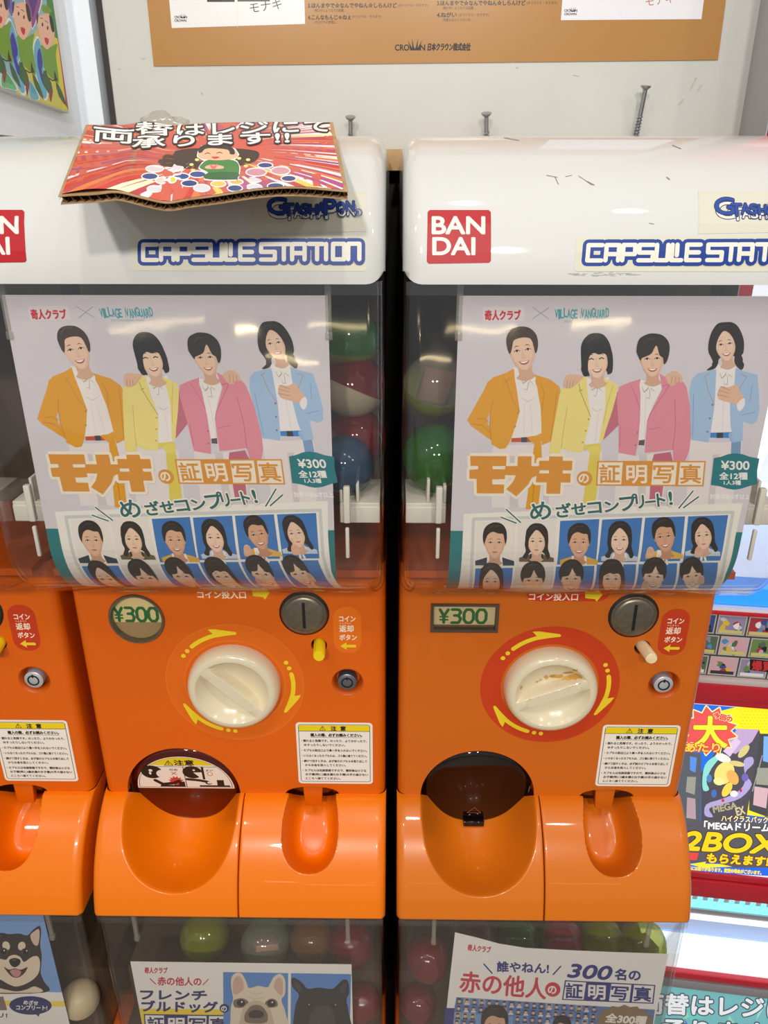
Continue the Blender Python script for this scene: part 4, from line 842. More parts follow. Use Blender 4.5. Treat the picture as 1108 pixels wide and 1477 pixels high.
# ---------------------------------------------------------------- the lower posters
NV = (38, 44, 104)
LO = .0045; LDY, LDZ = .0265, -.638          # lower machines stand this far behind and below
LP = [(F + LDY, z + LDZ) for F, z in PP]
def lower_surface(cx): return Prof(LP, cx)
def bulldog_poster():
    s = lower_surface(-.15725); S = Sheet(s); b = lambda l: [(180 + .325*x, 1370 + .325*y) for x, y in l]
    a0, bt = s.un(192, 1391); a1, _ = s.un(512.5, 1392); bb = s.L[-1] - .003
    S.poly([(a0, bt), (a1, bt + .0005), (a1, bb), (a0, bb)], (238, 232, 226), 0, True)
    R = (200, 44, 70)
    S.text('奇人クラブ', 213, 1407, 9, R, .4, w=33); lines(S, b([(125, 140), (152, 165)]), R, 1.4); lines(S, b([(386, 140), (362, 165)]), R, 1.4)
    S.text('赤の他人の', 232, 1424, 13, R, .45, w=63)
    S.text('フレンチ', 207, 1445, 16, NV, .8, w=96)
    y0 = s.un(250, 1459)[1]; y1 = s.un(250, 1474)[1]; S.poly([(a0 + .0002, y0), (a0 + .105, y0), (a0 + .105, y1 + .02), (a0 + .0002, y1 + .02)], (240, 208, 60), 0, True)
    boxed(S, '証明写真', [(212, 1467), (336, 1467), (334, 1496), (214, 1496)], NV, (240, 234, 228), bold=.6)
    S.text('ブルドッグ', 209, 1462, 16.5, NV, .8, w=110)
    Bl = (84, 134, 200)
    S.poly(b([(452, 107), (742, 108), (742, 440), (458, 440)]), Bl); S.poly(b([(754, 108), (1022, 109), (1016, 440), (755, 440)]), Bl)
    C1, C2, C3 = (224, 208, 184), (204, 180, 154), (120, 104, 92)
    S.poly(b([(485, 330), (488, 260), (497, 225), (488, 170), (490, 130), (508, 111), (535, 113), (556, 150), (568, 176), (610, 166), (650, 172), (664, 150), (680, 124), (708, 112), (728, 140), (728, 200), (712, 230), (732, 290), (742, 440), (480, 440)]), C1, 4)
    S.poly(b([(500, 205), (497, 150), (512, 126), (532, 130), (545, 170), (530, 195)]), (206, 168, 152), 4); S.poly(b([(715, 205), (718, 150), (706, 128), (688, 136), (678, 168), (695, 195)]), (206, 168, 152), 4)
    S.poly(b([(500, 232), (540, 222), (566, 240), (545, 262), (505, 262)]), C3, 4); S.poly(b([(640, 240), (665, 222), (690, 230), (694, 256), (650, 262)]), C3, 4)
    S.poly(b([(535, 290), (555, 250), (590, 232), (625, 236), (655, 262), (672, 300), (690, 440), (520, 440)]), C2, 4); S.poly(b([(548, 300), (570, 262), (600, 250), (630, 260), (652, 296), (640, 330), (560, 330)]), C3, 4)
    S.poly(b([(568, 285), (600, 272), (632, 284), (626, 306), (575, 308)]), (58, 48, 46), 4); S.stroke(b([(560, 215), (600, 226), (640, 215)]), 1, C2); S.stroke(b([(570, 195), (602, 204), (632, 195)]), 1, C2)
    for x in (532, 668): S.ell(*b([(x, 243)])[0], 6, 5.2, (34, 28, 28)); S.ell(*b([(x+4, 238)])[0], 1.3, 1.3, (230, 226, 220), 0, 10)
    K, K2 = (40, 38, 42), (66, 62, 66)
    S.poly(b([(765, 330), (775, 250), (790, 205), (762, 170), (757, 135), (770, 128), (805, 150), (830, 176), (880, 170), (935, 176), (962, 156), (985, 134), (1008, 140), (1014, 190), (1002, 225), (1012, 280), (1020, 440), (756, 440)]), K, 4)
    S.poly(b([(768, 150), (782, 150), (805, 178), (790, 190)]), K2, 3); S.poly(b([(1002, 152), (985, 154), (970, 182), (990, 196)]), K2, 3)
    S.poly(b([(840, 300), (870, 255), (905, 250), (935, 262), (952, 310), (945, 440), (835, 440)]), K2, 4)
    for x in (832, 950): S.ell(*b([(x, 250)])[0], 5, 4.5, (20, 18, 18)); S.ell(*b([(x+4, 246)])[0], 1, 1, (180, 180, 186), 0, 10)
    S.ell(329, 1457, 7, 6.5, NV); S.text('の', 324.5, 1461, 9.5, (240, 236, 230), .25)
    o = S.build('poster', M['ink'], None, origin=(0, LP[0][0], -.868)); o.location.x += -.15725
    return o
def crowd_poster():
    s = lower_surface(.15725); S = Sheet(s); q = lambda l: [(630 + .3159*x, 1330 + .3161*y) for x, y in l]
    S.poly(q([(100, 43), (200, 66), (300, 92), (420, 110), (600, 118), (800, 124), (1070, 130), (1045, 260), (1015, 400), (985, 560), (970, 640), (500, 640), (35, 640), (55, 470), (78, 250)]), (238, 232, 228))
    R = (204, 54, 74); N2 = (44, 54, 128); kw = dict(rot=-3.5)
    S.text('奇人クラブ', *q([(158, 122)])[0], 9.5, R, .45, w=33, rot=-6)
    for l in ([(232, 186), (270, 228)], [(582, 192), (548, 230)]): lines(S, q(l), N2, 2)
    S.text('誰やねん!', *q([(292, 216)])[0], 16, N2, .6, w=74, rot=-1.5); S.text('300', *q([(612, 240)])[0], 27, N2, 1.0, w=60, rot=-3, shear=.2); S.text('名の', *q([(828, 246)])[0], 17, N2, .7, w=36, rot=-2)
    S.text('赤の他人', *q([(122, 304)])[0], 32, R, .8, w=124, rot=-4.5); c = q([(546, 298)])[0]; S.ell(*c, 11, 10.5, R); S.text('の', c[0] - 7, c[1] + 5, 14, (240, 234, 230), .5, rot=-4)
    boxed(S, '証明写真', q([(601, 255), (1012, 272), (1003, 358), (588, 345)]), N2, (238, 232, 228), bold=.6)
    # rows of tiny identity photos
    rnd = random.Random(9); S.poly(q([(108, 338), (640, 366), (1010, 384), (985, 560), (970, 640), (500, 640), (60, 640), (85, 460)]), (96, 124, 172))
    S.poly(q([(58, 388), (100, 388), (78, 640), (36, 640)]), N2)
    for r in range(8):
        for k in range(26):
            x = 122 + 34*k - r*4; y = 356 + 33*r + k*1.6
            if (200 < x < 378 and y > 410) or (535 < x < 650 and y > 415) or (x > 735 and y > 380): continue
            cx, cy = q([(x, y)])[0]
            S.rect(cx - 4.9, cy - 4.7, cx + 4.9, cy + 4.7, rnd.choice([(84, 116, 176), (104, 136, 190), (150, 160, 176), (74, 104, 160)]))
            S.poly([(cx - 4, cy + 4.6), (cx - 2.5, cy + 2), (cx + 2.5, cy + 2), (cx + 4, cy + 4.6)], rnd.choice([(44, 46, 58), (220, 214, 206), (96, 80, 64), (60, 70, 100)])); S.ell(cx, cy - .3, 2.3, 2.9, (216, 176, 150), 0, 10); S.poly([(cx - 2.5, cy), (cx - 2.3, cy - 3.2), (cx, cy - 4.1), (cx + 2.3, cy - 3.2), (cx + 2.5, cy), (cx + 1.6, cy - 1.6), (cx - 1.6, cy - 1.6)], (40, 34, 34))
    for (x0, y0, x1, y1, cx, cy, w_) in ((198, 414, 366, 640, 282, 476, 32), (535, 430, 645, 640, 588, 486, 22)):
        S.poly(q([(x0, y0), (x1, y0 + 8), (x1 - 10, y1), (x0 - 10, y1)]), (112, 152, 208)); c = q([(cx, cy)])[0]; jacket_bust(S, c[0], c[1] + w_*.7, c[1] + w_*1.3, w_, (60, 66, 84)); head(S, c[0], c[1], w_, 'short', 0, 1.1, 0, (212, 164, 134))
    c = q([(872, 432)])[0]; st = [(c[0] + (42 if k % 2 else 36)*math.cos(k*math.pi/14), c[1] + (22 if k % 2 else 19)*math.sin(k*math.pi/14)) for k in range(28)]
    S.poly(st, (140, 116, 90)); S.text('全300種', c[0] - 28, c[1] + 2, 14, (240, 232, 222), .6, w=58, rot=-4, shear=.15); S.text('全て実在する人物', c[0] - 26, c[1] + 11, 6.5, (240, 232, 222), .15, w=52, rot=-3)
    o = S.build('poster', M['ink'], None, origin=(0, LP[0][0], -.868)); o.location.x += .15725
    return o
def shiba_poster():
    s = lower_surface(-.47175); S = Sheet(s); d = lambda l: [(.2527*x, 1310 + .2527*y) for x, y in l]
    a1, bt = s.un(64.5, 1325); a0 = a1 - .215; bb = s.L[-1] - .003
    S.rect(a0, bt, a1, bb, (238, 232, 226), True); bl = s.un(60, 1437)[1]; S.rect(a0, bt, a1, bl, (122, 160, 214), True)
    yb = s.un(60, 1450)[1]; S.rect(a0, yb, a1, yb + .009, (242, 214, 90), True)
    K, K2, W_ = (52, 46, 48), (74, 66, 66), (226, 206, 184)
    S.poly(d([(-170, 505), (-190, 400), (-150, 300), (-120, 250), (-110, 180), (-70, 140), (-30, 170), (20, 165), (60, 172), (120, 168), (165, 178), (200, 145), (236, 122), (246, 160), (240, 230), (250, 300), (244, 390), (262, 440), (268, 505)]), K, 4)
    S.poly(d([(183, 180), (205, 155), (232, 142), (236, 190), (225, 235), (200, 225)]), (214, 186, 168), 4); S.poly(d([(-60, 175), (-25, 160), (8, 180), (0, 190), (-40, 220)]), (214, 186, 168), 4)
    S.poly(d([(-150, 320), (-60, 300), (40, 320), (60, 300), (90, 295), (125, 310), (150, 330), (195, 300), (228, 300), (240, 340), (228, 400), (180, 445), (110, 472), (60, 460), (0, 430), (-60, 440)]), W_, 4)
    S.poly(d([(45, 330), (62, 300), (95, 290), (128, 305), (140, 335), (120, 365), (70, 365)]), W_, 4)
    S.ell(*d([(44, 240)])[0], 5.4, 6.8, W_, -20); S.ell(*d([(134, 240)])[0], 5.4, 6.4, W_, 20)
    for x, y in ((28, 272), (158, 272)): S.ell(*d([(x, y)])[0], 7, 5.4, K2); S.ell(*d([(x, y)])[0], 4.4, 4.6, (24, 20, 20)); S.ell(*d([(x+5, y-6)])[0], 1.2, 1.2, (220, 216, 214), 0, 10)
    S.poly(d([(62, 320), (95, 308), (126, 320), (122, 345), (95, 362), (70, 348)]), (34, 30, 32), 4); S.ell(*d([(92, 320)])[0], 3, 1.2, (90, 86, 90))
    S.poly(d([(32, 360), (60, 375), (95, 368), (130, 375), (168, 360), (150, 395), (120, 418), (90, 420), (62, 402)]), (70, 44, 46), 4); S.poly(d([(66, 385), (95, 372), (130, 385), (120, 412), (92, 416)]), (196, 136, 140), 4)
    S.poly(d([(-160, 505), (-60, 470), (30, 488), (100, 500), (160, 490), (210, 470), (236, 505)]), W_, 4)
    S.ell(*d([(186, 580)])[0], 31, 13.5, (40, 50, 104)); S.poly(d([(205, 620), (245, 620), (232, 644)]), (40, 50, 104)); S.text('めざせ', *d([(146, 572)])[0], 6.6, (240, 236, 230), .25, w=21, rot=-3); S.text('コンプリート!', *d([(104, 604)])[0], 7.6, (240, 236, 230), .25, w=45)
    S.poly(d([(-60, 540), (28, 530), (52, 608), (-60, 615)]), (130, 112, 104)); S.text('リ!', *d([(0, 650)])[0], 7.5, K, .3, w=13)
    o = S.build('poster', M['ink'], None, origin=(0, LP[0][0], -.868)); o.location.x += -.47175
    return o
# ---------------------------------------------------------------- the cardboard sign lying on the left hood
def quad_h(src):
    """homography from four photo corners (TL, TR, BR, BL) to the unit square, b upwards"""
    A, B = [], []
    for (x, y), (u, v) in zip(src, ((0, 1), (1, 1), (1, 0), (0, 0))):
        A += [[x, y, 1, 0, 0, 0, -u*x, -u*y], [0, 0, 0, x, y, 1, -v*x, -v*y]]; B += [u, v]
    n = 8; Mx = [r[:] + [b] for r, b in zip(A, B)]
    for i in range(n):
        p = max(range(i, n), key=lambda k: abs(Mx[k][i])); Mx[i], Mx[p] = Mx[p], Mx[i]
        for k in range(n):
            if k != i:
                f = Mx[k][i] / Mx[i][i]; Mx[k] = [a - f*b for a, b in zip(Mx[k], Mx[i])]
    h = [Mx[i][n] / Mx[i][i] for i in range(n)]
    return lambda x, y: ((h[0]*x + h[1]*y + h[2]) / (h[6]*x + h[7]*y + 1), (h[3]*x + h[4]*y + h[5]) / (h[6]*x + h[7]*y + 1))
SRC = [(122, 182), (480, 178), (502, 276), (84, 291)]
SD = [.609, .605, .479, .459]
def on_depth(px, py, F): r = ray(px, py); return r * (F / r.y)
SC = [on_depth(*p, F) for p, F in zip(SRC, SD)]
class Patch:
    x0 = 0; cut_a = [k/24 for k in range(1, 24)]; cut_b = [k/10 for k in range(1, 10)]
    def base(s, a, b):
        p = SC[3].lerp(SC[2], a).lerp(SC[0].lerp(SC[1], a), b)
        bump = .0022*math.exp(-((a - .20 - .05*b)/.06)**2) - .002*math.exp(-((a - .36)/.06)**2)*(1 - .6*b) + .0022*math.sin(a*9 + 1)*(1 - b) + .0015*math.sin(b*6)*math.sin(a*7)
        return p + Vector((0, -.35, .94)) * bump
    def nr(s, a, b):
        e = .01; return (s.base(a+e, b) - s.base(a-e, b)).cross(s.base(a, b+e) - s.base(a, b-e)).normalized()
    def at(s, a, b, h=0): return s.base(a, b) + s.nr(a, b) * h
    def un(s, px, py):
        g = quad_h(SRC); a, b = g(px, py); a = max(-.3, min(1.3, a)); b = max(-.3, min(1.3, b))
        def pr(a, b):
            q = s.at(a, b, .0006); d = q.y*CP - q.z*SP; return Vector((569 + FPX*q.x/d, 738.5 - FPX*(q.y*SP + q.z*CP)/d))
        for _ in range(8):
            e = .004; f = pr(a, b) - Vector((px, py)); fa = (pr(a+e, b) - pr(a-e, b))/(2*e); fb = (pr(a, b+e) - pr(a, b-e))/(2*e); D = fa.x*fb.y - fa.y*fb.x
            if abs(D) < 1e-6: break
            da = -(f.x*fb.y - f.y*fb.x)/D; db = -(fa.x*f.y - fa.y*f.x)/D; a += max(-.2, min(.2, da)); b += max(-.2, min(.2, db))
        return (max(.012, min(.986, a)), max(.012, min(.986, b)))
class Paper(Patch):
    def at(s, a, b, h=0):
        lift = .0002 + .0025*max(0, 1 - abs(a - .11)/.11)*max(0, 1 - b*3.2)
        return s.base(a, b) + s.nr(a, b) * (h + .0012 + lift)
def cardboard_sign():
    P = Patch(); ctr = P.base(.5, .5)
    root = empty('cardboard_sign', ctr, 'bent corrugated cardboard sign with white lettering over rays, lying on the left cream hood', 'sign')
    th = .0036; CB = mat('cardboard', (176, 142, 100), .8, noise=.2, nscale=90); CD = mat('cardboard_flute', (150, 112, 72), .85)
    def liner(h0, h1):
        nA, nB = 60, 14; V = []; F = []
        for h in (h0, h1):
            for i in range(nA+1):
                for j in range(nB+1): V.append(P.at(i/nA, j/nB, h))
        k = nB + 1; N0 = (nA+1)*k
        for i in range(nA):
            for j in range(nB):
                a = i*k + j; F += [(a, a+k, a+k+1, a+1), (N0+a, N0+a+1, N0+a+k+1, N0+a+k)]
        for i in range(nA): 
            for j in (0, nB): a = i*k + j; F.append((a, a+k, N0+a+k, N0+a))
        for j in range(nB):
            for i in (0, nA): a = i*k + j; F.append((a, a+1, N0+a+1, N0+a))
        return V, F
    r = link
    def part(name, vf, m):
        me = bpy.data.meshes.new(name); me.from_pydata([tuple(p) for p in vf[0]], [], vf[1]); me.update(); finish(me, m, 40); return link(name, me, root, ctr)
    part('top_liner', liner(.0006, .0012), CB); part('bottom_liner', liner(-.0036, -.0030), CB)
    nA = 480; V = []; F = []
    for i in range(nA+1):
        a = i/nA; h = -.0012 + .0017*math.sin(a*2*math.pi*34)
        V += [P.at(a, b, h) for b in (.002, .3, .7, .998)]
    for i in range(nA): F += [(i*4+j, i*4+j+4, i*4+j+5, i*4+j+1) for j in range(3)]
    part('flute', (V, F), CD)
    S = Sheet(Paper()); rnd = random.Random(3)
    S.rect(.012, .012, .985, .985, (206, 96, 78), True)
    c = (.52, .58); pal = [(206, 62, 52), (226, 124, 70), (244, 234, 200), (236, 206, 100), (170, 80, 136), (244, 238, 236), (200, 60, 56), (150, 80, 140), (214, 90, 66), (236, 214, 220), (244, 236, 226), (190, 70, 80)]
    def edge(t):
        dx, dy = math.cos(t), math.sin(t); k = min(((.985 - c[0]) if dx > 0 else (.012 - c[0])) / dx if abs(dx) > 1e-9 else 9, ((.985 - c[1]) if dy > 0 else (.012 - c[1])) / dy if abs(dy) > 1e-9 else 9)
        return k
    t = 0; S.flat(True)
    while t < 2*math.pi - 1e-6:
        wd = min(rnd.uniform(.012, .06), 2*math.pi - t)
        if True:
            r0 = rnd.uniform(.12, .34); pts = [(c[0] + r*math.cos(q), c[1] + r*math.sin(q)*1.0) for r, q in ((r0, t), (edge(t), t), (edge(t + wd), t + wd))]
            S.poly(pts, rnd.choice(pal), 0, True)
        t += wd
    S.flat(False)
    pv = lambda l: [(270 + .2256*x, 160 + .2257*y) for x, y in l]
    S.poly([(228, 236), (236, 222), (262, 214), (300, 212), (345, 213), (372, 218), (366, 232), (330, 240), (270, 242)], (64, 44, 36), 4)
    # bowls and bonbons spilled round him
    def bowl(x, y, w_, h_, col_): S.ell(x, y, w_ + 1.8, h_ + 1.6, (244, 240, 236)); S.ell(x, y, w_, h_, col_)
    for x, y, w_, h_, c_ in ((222, 242, 12, 4, (214, 208, 210)), (250, 241, 12, 4, (222, 214, 216)), (215, 253, 11, 4, (52, 76, 140)), (260, 253, 11, 4, (52, 76, 140)), (284, 250, 11, 4, (52, 76, 140)), (272, 263, 11, 4, (44, 64, 124)), (233, 259, 9, 4, (226, 206, 190)), (246, 258, 6, 4, (222, 204, 70)), (222, 271, 10, 4, (220, 214, 214)), (290, 270, 11, 4.5, (216, 212, 214)),
                                 (382, 237, 10, 3.2, (52, 70, 130)), (416, 256, 10, 3.6, (44, 62, 122)), (397, 267, 11, 4, (44, 62, 122)), (338, 270, 10, 4, (44, 62, 122)), (314, 264, 10, 3.6, (236, 196, 90)), (340, 261, 9, 3, (234, 180, 90)), (366, 258, 10, 3, (214, 210, 216)), (366, 268, 10, 3.4, (214, 210, 216)), (404, 245, 13, 5, (206, 150, 160)), (369, 247, 14, 5, (206, 140, 156))): bowl(x, y, w_, h_, c_)
    for x, y in ((275, 236), (283, 229), (277, 244), (344, 227), (354, 238), (357, 229)): S.ell(x, y, 3.2, 2.0, (240, 226, 130), 0, 12)
    # smiling kneeling man in green
    Wh = (246, 242, 236); Gr = (70, 128, 66)
    body = pv([(95, 330), (130, 310), (240, 305), (310, 320), (330, 360), (320, 420), (300, 435), (110, 430), (130, 390), (75, 360)])
    S.stroke(body, 4, Wh, True); hd = pv([(70, 260), (90, 225), (150, 215), (240, 220), (300, 245), (320, 275), (300, 300), (200, 312), (100, 305), (65, 285)]); S.stroke(hd, 4, Wh, True)
    S.poly(body, Gr, 3); S.poly(pv([(130, 392), (320, 388), (318, 425), (300, 435), (110, 430)]), (48, 100, 56), 2)
    S.poly(hd, (238, 184, 146), 3); S.poly(pv([(66, 262), (80, 225), (140, 205), (230, 208), (290, 235), (300, 272), (270, 272), (255, 245), (160, 235), (110, 240), (88, 262)]), (48, 44, 40), 3)
    S.stroke(pv([(110, 272), (125, 264), (142, 270)]), 1, (60, 40, 36)); S.stroke(pv([(185, 268), (202, 260), (220, 268)]), 1, (60, 40, 36)); S.poly(pv([(148, 292), (175, 288), (205, 292), (176, 304)]), (206, 70, 60), 3)
    S.poly(pv([(115, 350), (160, 340), (225, 350), (220, 366), (120, 366)]), (238, 184, 146), 3); S.poly(pv([(140, 335), (165, 350), (190, 332), (182, 360), (165, 370), (148, 360)]), (226, 110, 110), 2)
    Kk = (40, 34, 34)
    S.text('両', 132, 200, 24, Wh, .5, rot=-4, w=58, out=[(3.0, Kk)]); S.text('替', 194, 194, 22, Wh, .5, rot=2, w=54, out=[(3.0, Kk)])
    S.text('はレジにて', 254, 193.5, 20, Wh, .6, rot=1.6, w=222, out=[(3.0, Kk)]); S.text('承ります!!', 189, 211.5, 18, Wh, .6, rot=1.8, w=228, out=[(2.8, Kk)])
    S.build('printed_sheet', M['gloss'], root, origin=ctr)
    return root
# ---------------------------------------------------------------- walls behind
def wall():
    m = mat('white_board', (206, 205, 198), .45, noise=.06, nscale=5, bump=.02); FW = .95
    x0, x1 = -.3115, .4015
    tag(bevel_obj(mk('wall_back', *box(x0, x1, FW, FW + .02, .02, 1.2), m, None, (.04, FW, .02)), .003), kind='structure')
    gy = mat('grey_edge', (150, 146, 144), .5); tag(mk('trim_1', *box(x1 + .0002, x1 + .0097, FW + .004, FW + .03, .02, 1.2), gy, None, (x1, FW, .02)), kind='structure')
    tag(mk('trim_2', *box(-.3330, -.3245, FW + .002, FW + .02, .068, 1.2), mat('dark_strip', (52, 44, 42), .6), None, (-.33, FW, .068)), kind='structure')
    tag(mk('wall_rear', *box(-2.5, 2.8, 1.60, 1.65, -CZ, 1.5), mat('rear_wall', (96, 88, 82), .7, noise=.2, nscale=3), None, (0, 1.6, -CZ)), kind='structure')
    tag(mk('wall_under', *box(-1.0, .4015, FW + .021, FW + .03, -CZ, .02), mat('dark_board', (40, 32, 28), .7), None, (0, FW, -CZ)), kind='structure')  # dark colour stands in for shade in the gaps between machines
    tag(mk('floor', *box(-2.5, 2.8, -3, 1.65, -CZ - .05, -CZ), mat('floor_vinyl', (150, 140, 128), .4, noise=.15, nscale=4), None, (0, 0, -CZ)), kind='structure')
    # the return wall on the left stands above the next machine
    wl = mat('white_wall', (240, 245, 252), .35, noise=.04, nscale=4)
    v = [(-.324, FW + .02, .045), (-.324, FW - .002, .045), (-.345, .935, .045), (-.372, .60, .045), (-.40, .60, .045), (-.40, FW + .02, .045)]; n = len(v)
    V = v + [(x, y, 1.2) for x, y, z in v]; F = [tuple(range(n)), tuple(range(n, 2*n))] + [(i, (i+1) % n, n + (i+1) % n, n + i) for i in range(n)]
    tag(mk('wall_left', V, F, wl, None, (-.35, .9, .045), smooth=20), kind='structure')
    # plywood batten with the screws standing in it
    ply = mat('plywood', (188, 150, 104), .7, noise=.3, nscale=25)
    tag(bevel_obj(mk('plywood_batten', *box(-.31, .39, .936, .9495, .018, .040), ply, None, (0, .94, .018)), .0008), 'pale plywood batten along the wall behind the two cream hoods', 'batten')
    for (px, py, base, r, lab) in ((505, 168, (506, 215), .0029, 'short zinc screw sticking up just right of the cardboard sign'), (701, 163, (701, 214), .0029, 'short zinc screw sticking up behind the right hood, nearer its left corner'), (930, 124, (912, 214), .0030, 'tall leaning zinc screw behind the right hood')):
        top = on_depth(px, py, .930); bt = on_depth(*base, .943); bt.z = .0402; d = (top - bt); L = d.length; dn = d.normalized(); u = dn.orthogonal().normalized(); vv = dn.cross(u)
        pts, rad = [], []
        o = empty('wood_screw', bt, lab, 'screw', 'screws standing in the batten')
        me = bpy.data.meshes.new('head'); hv, hf = tube([top - dn*.0045, top - dn*.0012, top - dn*.0001, top], [.0020, .0054, .0056, .0050], 20); me.from_pydata([tuple(p) for p in hv], [], hf); finish(me, M['steel']); link('head', me, o, bt)
        # shank with a helical thread on its lower part
        seg = 14; n = 150; V = []; F = []
        for i in range(n + 1):
            t = i/n; p = bt - dn*.006 + dn*(L + .002)*t; thr = t < .62
            for k in range(seg):
                q = 2*math.pi*k/seg; ph = (t*(L)/.0030 - k/seg) % 1; rr = r*.72 + (r*.55*max(0, 1 - abs(ph - .5)*3.2) if thr else .0003); V.append(p + (u*math.cos(q) + vv*math.sin(q))*rr)
        for i in range(n):
            for k in range(seg): a = i*seg + k; b = i*seg + (k+1) % seg; F.append((a, b, b+seg, a+seg))
        me = bpy.data.meshes.new('threaded_shank'); me.from_pydata([tuple(p) for p in V], [], F); finish(me, M['steel']); link('threaded_shank', me, o, bt)
    # crumpled clear bag and tape behind the cardboard
    rnd = random.Random(5); bm = bmesh.new(); bmesh.ops.create_icosphere(bm, subdivisions=4, radius=1)
    c = on_depth(236, 180, .74)
    for v in bm.verts:
        d = v.co.normalized(); k = 1 + .22*math.sin(4*d.x + 3*d.y) * math.sin(5*d.z + 2*d.x) + .08*math.sin(8*d.y + 5*d.z) + .04*math.sin(13*d.x - 7*d.z); v.co = Vector((d.x*.021*k, d.y*.014*k, d.z*.011*k)) + c
    me = bpy.data.meshes.new('plastic_bag'); bm.to_mesh(me); bm.free(); finish(me, clear('bag_film', (.90, .89, .86), .08, .5, .18, diff=(200, 196, 186), dfac=.22), 80)
    zb = min(v.co.z for v in me.vertices); me.transform(Matrix.Translation((0, 0, .0352 - zb)))
    tag(link('plastic_bag', me, None, c), 'crumpled clear plastic bag on the left hood behind the cardboard sign', 'bag')
    # brown poster
    S = Sheet(Plane((0, FW, 0), (1, 0, 0), (0, 0, 1))); Br = (174, 126, 70)
    T = S.T; tl, br = T(220, 96), T(1032, 88); zt = tl[1] + .40
    S.poly([T(220, 95), T(1032, 87.5), (T(1035, 0)[0], zt), (T(211, 0)[0], zt)], Br, 0, True)
    def sub(p): S.poly(p, (226, 222, 222))
    a, b = T(246, 40), T(439, 34.5); S.poly([a, b, (T(439, 0)[0], a[1] + .2), (T(243, 0)[0], a[1] + .2)], (228, 226, 226), 0, True)
    a, b = T(807, 30), T(1008, 29); S.poly([a, b, (T(1009, 0)[0], a[1] + .2), (T(807, 0)[0], a[1] + .2)], (228, 226, 230), 0, True)
    Kk = (44, 36, 32)
    S.rect(297, -30, 337, 2.5, (40, 38, 40)); S.rect(341, -30, 388, 2, (70, 66, 66))
    S.stroke([(341, -8), (341, 40)], .5, (205, 202, 202))
    S.text('モナキ', 360, 18, 17, (50, 46, 46), 0, rot=8, w=46); S.text('モナキ', 929, 10, 16, (176, 120, 80), 0, rot=8, w=40)
    def crown(x, y, s_, c, big=True):
        S.poly([(x - 7*s_, y), (x - 8*s_, y - 7*s_), (x - 10.5*s_, y - 15*s_), (x - 6*s_, y - 7*s_), (x - 4*s_, y - 3*s_), (x - 4.2*s_, y - 17*s_), (x - 1.5*s_, y - 5*s_), (x, y - 2*s_), (x + 1.5*s_, y - 5*s_), (x + 4.2*s_, y - 17*s_), (x + 4*s_, y - 3*s_), (x + 6*s_, y - 7*s_), (x + 10.5*s_, y - 15*s_), (x + 8*s_, y - 7*s_), (x + 7*s_, y)], c)
    def logo(x, y, s_):
        S.text('CRO', x, y, 12*s_, Kk, .35*s_, w=20*s_); crown(x + 28.5*s_, y, s_, Kk); S.text('N', x + 36*s_, y, 12*s_, Kk, .35*s_, w=7*s_)
    logo(569, 73, 1); S.text('日本クラウン株式会社', 616, 72.5, 11.5, Kk, .5, w=61, shear=.15)
    logo(250, 26, .42); S.text('CROWN', 250, 31, 5, Kk, .15, w=17); logo(812, 18, .42); S.text('CROWN', 812, 23, 5, Kk, .15, w=17)
    for x, y, t, w_ in ((443, 11, '3.ほんまやで☆なんでやねん☆しらんけど', 128), (443, 28, '4.こんなもんじゃねぇ', 62), (629, 8, '3.ほんまやで☆なんでやねん☆しらんけど', 127), (629, 25, '4.ねがい', 28)): S.text(t, x, y, 8, Kk, .25, w=w_)
    for x, y, t, w_ in ((573, 10, '(オリジナル・カラオケ)', 43), (506, 26, '(オリジナル・カラオケ)', 43), (758, 7, '(オリジナル・カラオケ)', 44), (660, 24, '(オリジナル・カラオケ)', 44), (452, 17, '/飛び付くようなその話題…', 46), (452, 34, '/ガヨガラの家庭に…', 36), (637, 14, '/飛び付くようなその話題…', 48), (637, 31, '/何度もなんじらないわ…', 44)): S.text(t, x, y, 5, (80, 60, 40), .05, w=w_)
    W = Sheet(Plane((0, FW, 0), (1, 0, 0), (0, 0, 1))); rnd = random.Random(21)
    for x, y, w_, h_, ro in ((1000, 116, 5, 1.6, -60), (996, 124, 9, 1.6, -58), (1006, 128, 7, 1.4, -50), (980, 148, 7, 2, -45), (205, 84, 4, 1.4, 0), (170, 99, 2, 1.2, 0), (830, 110, 6, .8, 10), (745, 98, 2.5, 1, 0), (290, 135, 3, 1, 40)):
        p = [(x + w_*rnd.uniform(.6, 1.1)*math.cos(t*.7)*math.cos(math.radians(ro)) - h_*math.sin(t*.7)*math.sin(math.radians(ro)), y + w_*math.cos(t*.7)*math.sin(math.radians(ro)) + h_*rnd.uniform(.6, 1.1)*math.sin(t*.7)*math.cos(math.radians(ro))) for t in range(9)]
        W.poly(p, rnd.choice([(176, 172, 158), (186, 182, 168), (182, 178, 160)]), 3)
    tag(W.build('stains', M['ink'], None, origin=(.04, FW, .1), lift=.0002), 'faint grey and olive smudges on the white wall board above the right hood', 'stain', kind='stuff')
    tag(S.build('wall_poster', print_mat('glossy_poster', .22, .5), None, origin=(.04, FW, .16), lift=.0012), 'brown poster with two white sheets and a crown logo on the white wall board', 'poster')
    # foam board print on the return wall
    p0 = Vector((-.345, .935, .045)); p1 = Vector((-.372, .60, .045)); ex = (p0 - p1).normalized(); n = Vector((ex.y, -ex.x, 0)).normalized()
    if n.x < 0: n = -n
    Pl = Plane(p1 + n*.008, ex, (0, 0, 1)); T = Pl.un; S = Sheet(Pl)
    a1, bz1 = T(97, 163); a0, bz0 = T(0, 128); sl = (bz1 - bz0)/(a1 - a0); a0 -= .12; bz0 = bz1 + sl*(a0 - a1); top = .36
    r = Vector((0, 0, 0)); org = Pl.at(a1, bz1)
